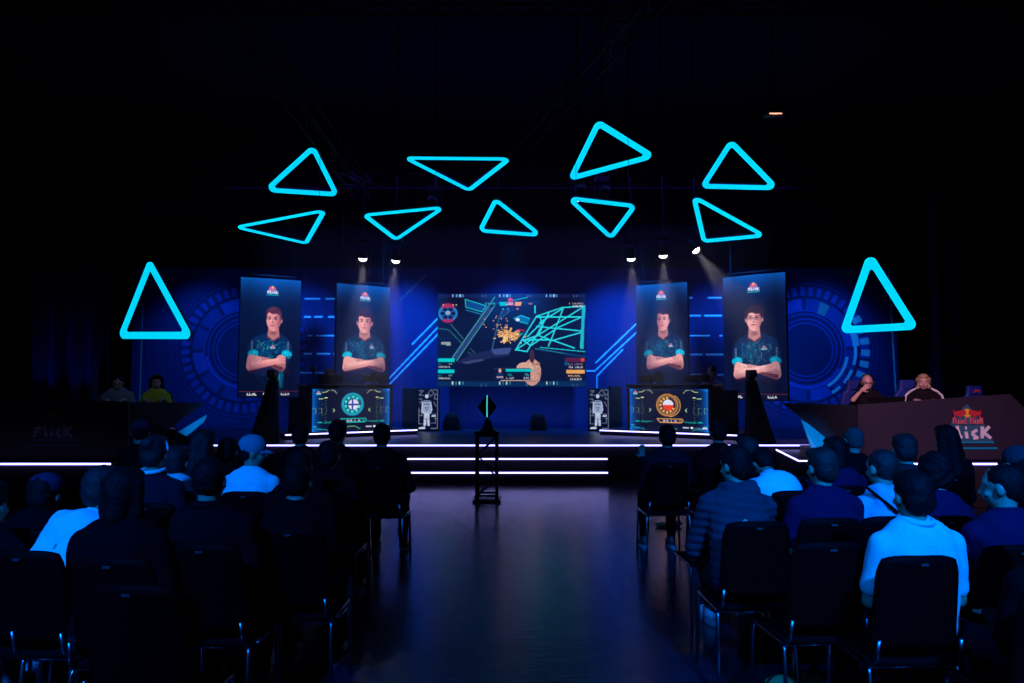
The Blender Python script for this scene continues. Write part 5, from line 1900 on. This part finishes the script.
# u, vtop, D, options, description
A = [
    # right block, nearest row
    (912, 471, 3.35, dict(shirt=POLO, sleeve='short', style='polo', lean=.02, arms='lap', vox=.0095, hair='short', width=1.08, yaw=.05), 'man in a pale polo shirt, with short dark hair, sitting nearest on the right'),
    (1003, 464, 3.6, dict(shirt=NAVY, lean=.12, arms='knees', vox=.0095, hair='crew', yaw=.75, width=1.1), 'person in navy turning to the left, right of the pale polo shirt'),
    (1052, 500, 2.95, dict(shirt=BLACK, lean=.1, vox=.012, hair='short', hairm=HAIRB, yaw=.4), 'brown-haired person cut off by the right edge, nearest the camera'),
    # second row
    (736, 446, 4.25, dict(shirt=PUFF, style='puffer', lean=.30, roll=.06, vox=.010, hair='short', hairm=HAIRD, yaw=.5, pitch=.15, shoes=WSHOE, legout=True, arms='knees', width=1.08), 'person in a slate quilted puffer jacket, with white sneakers, on the right aisle'),
    (822, 448, 4.25, dict(shirt=NAVY, sleeve='short', lean=.12, vox=.010, hair='short', hairm=HAIRB, yaw=.2, width=1.1), 'person in a navy short-sleeved shirt, thick brown hair, right of the puffer jacket'),
    (882, 449, 4.3, dict(shirt=PALEH, style='hoodie', lean=.12, vox=.010, hair='crew', hairm=HAIRB, yaw=.3, width=.9), 'young person in a grey hooded top, a bag strap across the back'),
    (936, 456, 4.35, dict(shirt=NAVY, lean=.22, vox=.012, hair='curly', roll=.06), 'curly-haired person in navy, bending down behind the pale polo shirt'),
    # third row
    (772, 463, 5.6, dict(shirt=WHITE, lean=.80, roll=.0, bentback=1, vox=.012, hair='short', pitch=.9, arms='knees', width=1.1), 'person in a white shirt bending far forward, behind the puffer jacket'),
    (905, 434, 5.3, dict(shirt=GREYB, lean=.15, vox=.013, hair='short', hairm=HAIRB, yaw=-.2, roll=-.03), 'wavy-haired person in a slate top, behind the hooded top'),
    (1018, 447, 5.0, dict(shirt=NAVY2, lean=.1, vox=.013, hair='crew', cap=(CAPG, False)), 'person in a dark cap at the right edge, below the winged logo'),
    (836, 437, 5.5, dict(shirt=NAVY, lean=.18, vox=.014, hair='bob', width=1.1), 'person with chin-length dark hair and a navy top, left of the shaved head'),
    # fourth row
    (853, 427, 6.2, dict(shirt=BLACK2, lean=.05, vox=.013, hair='crew', hairm=cloth('stubble', (.05, .05, .05))), 'person with a shaved head, in front of the right commentary desk'),
    (946, 429, 6.0, dict(shirt=BLACK, lean=.03, vox=.013, hair='long', top=1.32), 'person with long dark hair, in front of the winged logo'),
    (748, 437, 6.0, dict(shirt=NAVY2, lean=.3, vox=.014, hair='short', hairm=HAIRB, yaw=.4), 'brown-haired person leaning forward, behind the bent white shirt'),
    # far row
    (667, 425, 6.9, dict(shirt=NAVY2, lean=.02, vox=.013, hair='short', arms='phone', width=1.12), 'person in deep navy raising a hand, at the far end of the right aisle'),
    (718, 420, 6.9, dict(shirt=BLACK, lean=.1, vox=.013, hair='short', width=1.12), 'person in black below the orange table, second in the far row'),
    # left block
    (95, 467, 3.65, dict(shirt=WHITE, lean=.45, roll=.38, vox=.010, hair='short', hairm=HAIRB, yaw=-.4, pitch=.2, sleeve='short', arms='knees', width=1.05), 'person in a white T-shirt leaning over sideways, left block'),
    (124, 468, 3.35, dict(shirt=BLACK, lean=.1, vox=.011, hair='bob', width=1.15), 'person in black with thick chin-length hair, nearest on the left'),
    (210, 457, 3.6, dict(shirt=BLACK2, style='jacket', lean=.06, vox=.011, hair='crew', width=1.22), 'broad person in a washed black jacket, in front of the headband woman'),
    (42, 475, 4.1, dict(shirt=BLACK, lean=.5, vox=.012, hair='short', cap=(cloth('navy_cap', (.015, .02, .05)), False)), 'person in a dark navy cap, near the left edge'),
    (-12, 482, 3.5, dict(shirt=BLACK2, lean=.1, vox=.013, hair='short'), 'person in black cut off by the left edge'),
    (155, 436, 4.7, dict(shirt=NAVY2, style='jacket', collar=WHITE, lean=.05, vox=.010, hair='bun', hairm=HAIRB, width=1.0), 'woman with pinned-up hair, white headband and white collar over a deep navy jacket'),
    (176, 447, 5.3, dict(shirt=POLO, lean=.25, roll=-.1, vox=.013, hair='short', hairm=HAIRB), 'person in a grey top, half hidden behind the woman with the headband'),
    (252, 436, 5.2, dict(shirt=WHITE, sleeve='short', lean=.12, vox=.011, hair='crew', cap=(CAPW, False), yaw=-1.1, width=1.05), 'man in a white T-shirt and pale cap, left block'),
    (203, 430, 5.9, dict(shirt=GREYB, lean=.12, vox=.013, hair='long', hairm=HAIRB, yaw=-.4), 'woman with long brown hair and slate sleeves, left of the pale cap'),
    (141, 420, 6.7, dict(shirt=BLACK, lean=.0, vox=.013, hair='crew', cap=(CAPG, False), yaw=.5), 'person in a grey cap, in front of the left commentary desk'),
    (300, 450, 4.8, dict(shirt=BLACK, lean=.12, vox=.012, hair='short', width=1.2), 'broad person in black, behind the crop-haired one at the left aisle'),
    (297, 462, 4.0, dict(shirt=BLACK, lean=.15, vox=.012, hair='crew', width=1.15), 'crop-haired person in black, nearest the left aisle in the middle rows'),
    (329, 441, 5.4, dict(shirt=BLACK2, lean=.1, vox=.012, hair='short', width=1.1), 'person in washed black on the left aisle, below the blue table'),
    (301, 423, 6.9, dict(shirt=BLACK, lean=.0, vox=.013, hair='short', width=1.1), "person in black before the blue table's left end"),
    (338, 420, 6.6, dict(shirt=BLACK, lean=.05, vox=.013, hair='short', width=1.1), 'person in black before the middle of the blue table'),
    (382, 424, 6.8, dict(shirt=BLACK2, lean=.08, vox=.012, hair='short', width=1.1, arms='wide'), 'person in washed black at the left aisle, far end'),
    (228, 440, 6.2, dict(shirt=BLACK, lean=.1, vox=.014, hair='short'), 'person in black behind the long brown hair, left block'),
]
ORD = {}
for i, (u, vt, D, op, lab) in enumerate(A):
    p = P(u, vt, D)
    top = op.pop('top', p.z)
    lean, roll = op.get('lean', .1), op.get('roll', 0)
    # seat point so that the head ends up at p
    hh = (top - .55 - .235)
    if op.pop('bentback', 0):
        sx0, top = p.x, 1.5
        hh = 0
        D -= .42
    sx = p.x - hh * math.tan(roll)
    sy = D - hh * math.tan(lean) * .97 - .015
    fc = math.atan2(sx, 16 - sy) * .3
    body, H, Rh, so, shd, S, NK, wr = person((sx, sy, 0), lab, top=top, face=fc, **op)
    # the chair goes under the person
    short = lab.split(',')[0]
    if short in ('woman with pinned-up hair',): short = 'woman with the white headband'
    chair(sx * (1 - .2 / sy) + (.08 if op.get('style') == 'puffer' else 0), sy + .06, fc, 'black stacking chair under the ' + short, 'audience chairs')
    if op.get('style') == 'hoodie':
        MB().tube([tuple(p_) for p_ in (S + Vector((-.15, -.06, .075)), S + Vector((-.05, -.145, -.03)), S + Vector((.08, -.155, -.14)), S + Vector((.2, -.12, -.25)))], .009, 6).build('bag_strap', BLACK, body)
    if lab.startswith('woman with pinned'):
        hb = MB().tube([tuple(H + Rh @ Vector((.088 * math.cos(a), -.005, .03 + .088 * math.sin(a)))) for a in np.linspace(0, PI, 16)], .008, 6).build('headband', WHITE, body, True)

# empty chairs
for x, y, lab in ((1.50, 3.65, 'empty black stacking chair nearest the camera on the right, left of the pale polo shirt'),
                  (-1.42, 2.95, 'empty black stacking chair nearest the camera at the left aisle'),
                  (2.40, 3.25, 'empty black stacking chair right of the pale polo shirt, at the bottom right'),
                  (1.42, 5.1, 'empty black stacking chair in the row beyond the puffer jacket, right aisle'),
                  (2.35, 6.0, 'empty black stacking chair in the fourth right row')):
    chair(x, y, math.atan2(x, 16 - y) * .6, lab)

# small things among the chairs
for u, v, lab, w_, d_, rz in ((668, 524, 'green cloth bag under the far right aisle seat', .34, .1, .1), (803, 626, 'green cloth bag lying under the nearest empty chair on the right', .16, .05, -.5), (345, 534, 'green cloth bag under the far left aisle seat', .36, .1, .1), (795, 681, 'green mat edge at the bottom right between the chairs', .34, .12, 0), (128, 612, 'small green cloth bag on the floor of the left block', .06, .05, .4)):
    p = PZ(u, v, .03)
    e = empty('cloth_bag', (p.x, p.y, 0), rz, lab, 'bag', 'green bags')
    t = MB().ell((0, 0, .025), (w_ / 2, d_ / 2 + .03, .026)).ell((w_ * .25, 0, .035), (w_ / 4, d_ / 2, .035))
    voxel(t, 'sack', mat('green_cloth', (.06, .6, .22), .8, bump=.4), e, .012, 2, folds(.004, u))
    MB().tube([(w_ * .3, 0, .05), (w_ * .42, .02, .075), (w_ * .5, 0, .02)], .005, 6).build('strap', mat('green_cloth', (.06, .6, .22)), e)


def bottle(p, lab, m):
    e = empty('water_bottle', p, 0, lab, 'bottle', 'bottles on the floor')
    MB().lathe([(.030, 0), (.033, .01), (.033, .07), (.030, .08), (.033, .09), (.033, .14), (.026, .17), (.013, .195), (.013, .205)], n=20).build('body', m, e, True)
    MB().lathe([(.015, .2), (.015, .222), (.013, .225)], n=16).build('screw_cap', WSHOE, e, True)


M_bot = mat('bottle_plastic', (.25, .35, .45), .15)
p = PZ(178, 622, 0)
bottle((p.x, p.y, 0), 'clear water bottle on the floor in the left block', M_bot)
p = PZ(366, 505, 0)
bottle((p.x, p.y - 1.0, 0), 'clear water bottle on the floor beside the far left aisle seat', M_bot)
p = P(347, 521, 6.6)
e = empty('power_strip', (p.x, 6.6, 0), 0, 'small box with a cyan display on the floor under the left chairs', 'device')
MB().box((0, 0, p.z / 2), (.16, .1, p.z - .01), .006).build('case', M_black, e)
MB().box((0, -.052, p.z - .02), (.06, .004, .018)).build('display', mat('cyan_core2', (0, .2, .2), .4, emit=rgb(40, 170, 200), es=.8), e)

# ------------------------------------------------------------------ commentators
def gaming_chair(p, rz, lab, col, group='gaming chairs', red=False):
    e = empty('gaming_chair', p, rz, lab, 'chair', group)
    t = MB().box((0, 0, .47), (.5, .5, .1), .04)
    t.build('seat', col, e, True)
    t = MB()
    t.prism([(-.26, .52), (.26, .52), (.27, .80), (.23, .94), (.16, 1.0), (.14, 1.16), (-.14, 1.16), (-.16, 1.0), (-.23, .94), (-.27, .80)], -.32, -.23)
    bk = t.build('backrest', col, e)
    bv = bk.modifiers.new('b', 'BEVEL'); bv.width = .03; bv.segments = 3
    hp_ = MB().box((0, -.215, 1.06), (.2, .04, .11), .018).build('head_pillow', col, e)
    if red: MB().prism([(-.06, 1.03), (0, 1.06), (.06, 1.03), (.045, 1.09), (-.045, 1.09)], -.19, -.184).build('badge', mat('red_pad', (.6, .02, .04), .6), hp_)
    MB().tube([(0, 0, .1), (0, 0, .42)], .03, 12).build('gas_lift', M_metal, e)
    mb = MB()
    for k in range(5):
        a = 2 * PI * k / 5
        mb.bar((0, 0, .1), (.3 * math.cos(a), .3 * math.sin(a), .06), .04)
        mb.ell((.3 * math.cos(a), .3 * math.sin(a), .03), (.03, .03, .03))
    mb.build('base', M_metal, e)
    for s in (-1, 1): MB().tube([(s * .27, -.05, .5), (s * .3, -.05, .68)], .015, 8).box((s * .3, 0, .7), (.08, .26, .03), .01).build('armrest', M_blackgloss, e)
    return e


BLUEC = mat('blue_leather', (.008, .025, .26), .5)
JACK = cloth('black_jacket', (.012, .010, .014))
def com(u, vt, D, lab, **k):
    p = P(u, vt, D)
    top = p.z - .61
    return person((p.x, D + .0, .61), lab, top=top, face=PI + k.pop('turn', 0), group='commentators', front=True, skin=SKIN2, legs=True, **k)


b1, H, Rh, so, _, _, _, wr = com(866, 376, 10.75, 'bald man in black with glasses and headset, hand at his mouth, at the right desk', shirt=JACK, hair='bald', arms='face', lean=.22, pitch=.25, vox=.0085, sleeve='short', turn=-.35)
headphones(b1, H, Rh)
g = MB()
for s in (-1, 1):
    g.tube([tuple(H + Rh @ Vector((s * .032 + .024 * math.cos(a), .096, .012 + .017 * math.sin(a)))) for a in np.linspace(0, 2 * PI, 14)[:-1]], .003, 6, closed=True)
    g.tube([tuple(H + Rh @ Vector((s * .056, .094, .016))), tuple(H + Rh @ Vector((s * .082, .0, .014)))], .0025, 6)
g.tube([tuple(H + Rh @ Vector((-.009, .098, .014))), tuple(H + Rh @ Vector((.009, .098, .014)))], .003, 6)
g.build('glasses', M_blackgloss, b1)
b2, H, Rh, so, shd, S, NK, wr = com(923, 377, 10.6, 'blond woman with a headset and white-striped black jacket at the right desk', shirt=JACK, style='jacket', hair='bob', hairm=HAIRY, arms='desk', lean=.15, pitch=.05, vox=.0085, turn=-.5)
headphones(b2, H, Rh)
for s in (-1, 1):
    st_ = MB()
    pts = [NK + Vector((s * .06, .02, -.0)), S + Vector((s * .1, .02, .065)), shd[s] + Vector((s * .03, .02, .07)), shd[s] + Vector((s * .082, .03, .01)), shd[s] + Vector((s * .10, .05, -.08)), shd[s] + Vector((s * .11, .08, -.18))]
    for a_, b_ in zip(pts[:-1], pts[1:]): st_.cap(a_, .016, b_, .016)
    st_.build('shoulder_stripe', WSHOE, b2, True)
for p_, b_ in ((b1.location, b1), (b2.location, b2)):
    gaming_chair((p_.x + (-.08 if b_ is b2 else -.04), p_.y + .02, .61), PI, 'blue high-backed gaming chair behind the ' + ('blond woman' if b_ is b2 else 'bald man with glasses'), BLUEC).scale = (.9, .9, .96)
p = P(983, 384, 10.9)
gaming_chair((p.x, 10.9, .61), PI, 'empty blue gaming chair with a small red badge at the right end of the desk', BLUEC, red=True).scale = (.8, .8, .88)

b3, H, Rh, *_ = com(119, 379, 10.8, 'person in a pale grey T-shirt looking down behind the left desk', shirt=cloth('pale_grey2', (.22, .25, .34)), hair='crew', sleeve='short', arms='desk', lean=.25, pitch=.45, vox=.011, width=1.1, turn=.4)
b4, H, Rh, *_ = com(157, 378, 10.8, 'woman with dark hair in a yellow patterned top behind the left desk', shirt=cloth('yellow_print', (.55, .60, .06)), hair='bob', arms='desk', lean=.15, pitch=.15, vox=.011, width=.9, turn=.4)
for b_, nm in ((b3, 'person in the pale grey T-shirt'), (b4, 'woman in the yellow top')):
    gaming_chair((b_.location.x, b_.location.y + .04, .61), PI, 'black gaming chair under the ' + nm + ' at the left desk', M_blackgloss).scale = (.8, .8, .8)


def laptop(p, rz, lab, w_=.4, tilt=.25):
    e = empty('laptop', p, rz, lab, 'laptop')
    MB().box((0, 0, .01), (w_, .26, .02), .005).build('base', M_blackgloss, e)
    R = Matrix.Rotation(tilt, 3, 'X')
    MB().box((0, -.15, .08), (w_, .015, .13), .006, R).build('lid', M_blackgloss, e)
    return e


for u, D, lab, w_ in ((880, 10.15, 'wide black laptop lid in front of the bald man', .55),):
    p = P(u, 400, D)
    laptop((p.x, D, 1.341), 0, lab, w_)

# players at the two tables
def player(tab, x, y, lab, **k):
    p = tab.matrix_basis @ Vector((x, y, .1))
    b_, H, Rh, *_ = person((p.x, p.y, .7), lab, top=k.pop('top', 1.17), face=tab.rotation_euler.z + PI, group='players', front=True, arms='desk', seat=.42, **k)
    headphones(b_, H, Rh)
    return b_


def at_u(tab, u, y):
    """local x on the table where photograph column u lies, at local depth y"""
    lo, hi = -2.0, 5.0
    for _ in range(40):
        m_ = (lo + hi) / 2
        w__ = tab.matrix_basis @ Vector((m_, y, 0))
        uu = 512 + F * w__.x / (w__.y * math.cos(PITCH))
        if uu < u: lo = m_
        else: hi = m_
    return lo


pl1 = player(tl, at_u(tl, 327, 1.05), 1.05, 'player with reddish hair and a headset behind the blue table', shirt=NAVY2, hair='short', hairm=mat('red_hair', (.3, .1, .05), .5), vox=.012, lean=.25, pitch=.2, top=1.27)
pl2 = player(tl, at_u(tl, 371, 1.05), 1.05, 'player with dark hair and a headset behind the blue table', shirt=cloth('teal_jersey', (.02, .15, .3)), hair='short', vox=.012, lean=.25, pitch=.3, top=1.22)
pl3 = player(tr, at_u(tr, 661, 1.05), 1.05, 'player with dark hair and a headset behind the orange table', shirt=cloth('teal_jersey', (.02, .15, .3)), hair='short', vox=.012, lean=.25, pitch=.3, top=1.22)
pl4 = player(tr, at_u(tr, 713, 1.05), 1.05, 'player with fair hair and a headset behind the right end of the orange table', shirt=cloth('pink_grey', (.25, .16, .25)), hair='short', hairm=HAIRY, vox=.012, lean=.2, pitch=.2, top=1.28)
for b_, nm, tb in ((pl1, 'reddish-haired player at the blue table', tl), (pl2, 'dark-haired player at the blue table', tl), (pl3, 'dark-haired player at the orange table', tr), (pl4, 'fair-haired player at the orange table', tr)):
    e = empty('player_stool', (b_.location.x, b_.location.y, .7), tb.rotation_euler.z, 'round black stool under the ' + nm, 'stool', 'player stools')
    MB().lathe([(.02, .36), (.18, .37), (.19, .40), (.17, .42)], n=24).build('seat', M_blackgloss, e, True)
    MB().lathe([(.2, 0), (.2, .015), (.03, .03), (.03, .37)], n=24).build('column', M_metal, e, True)
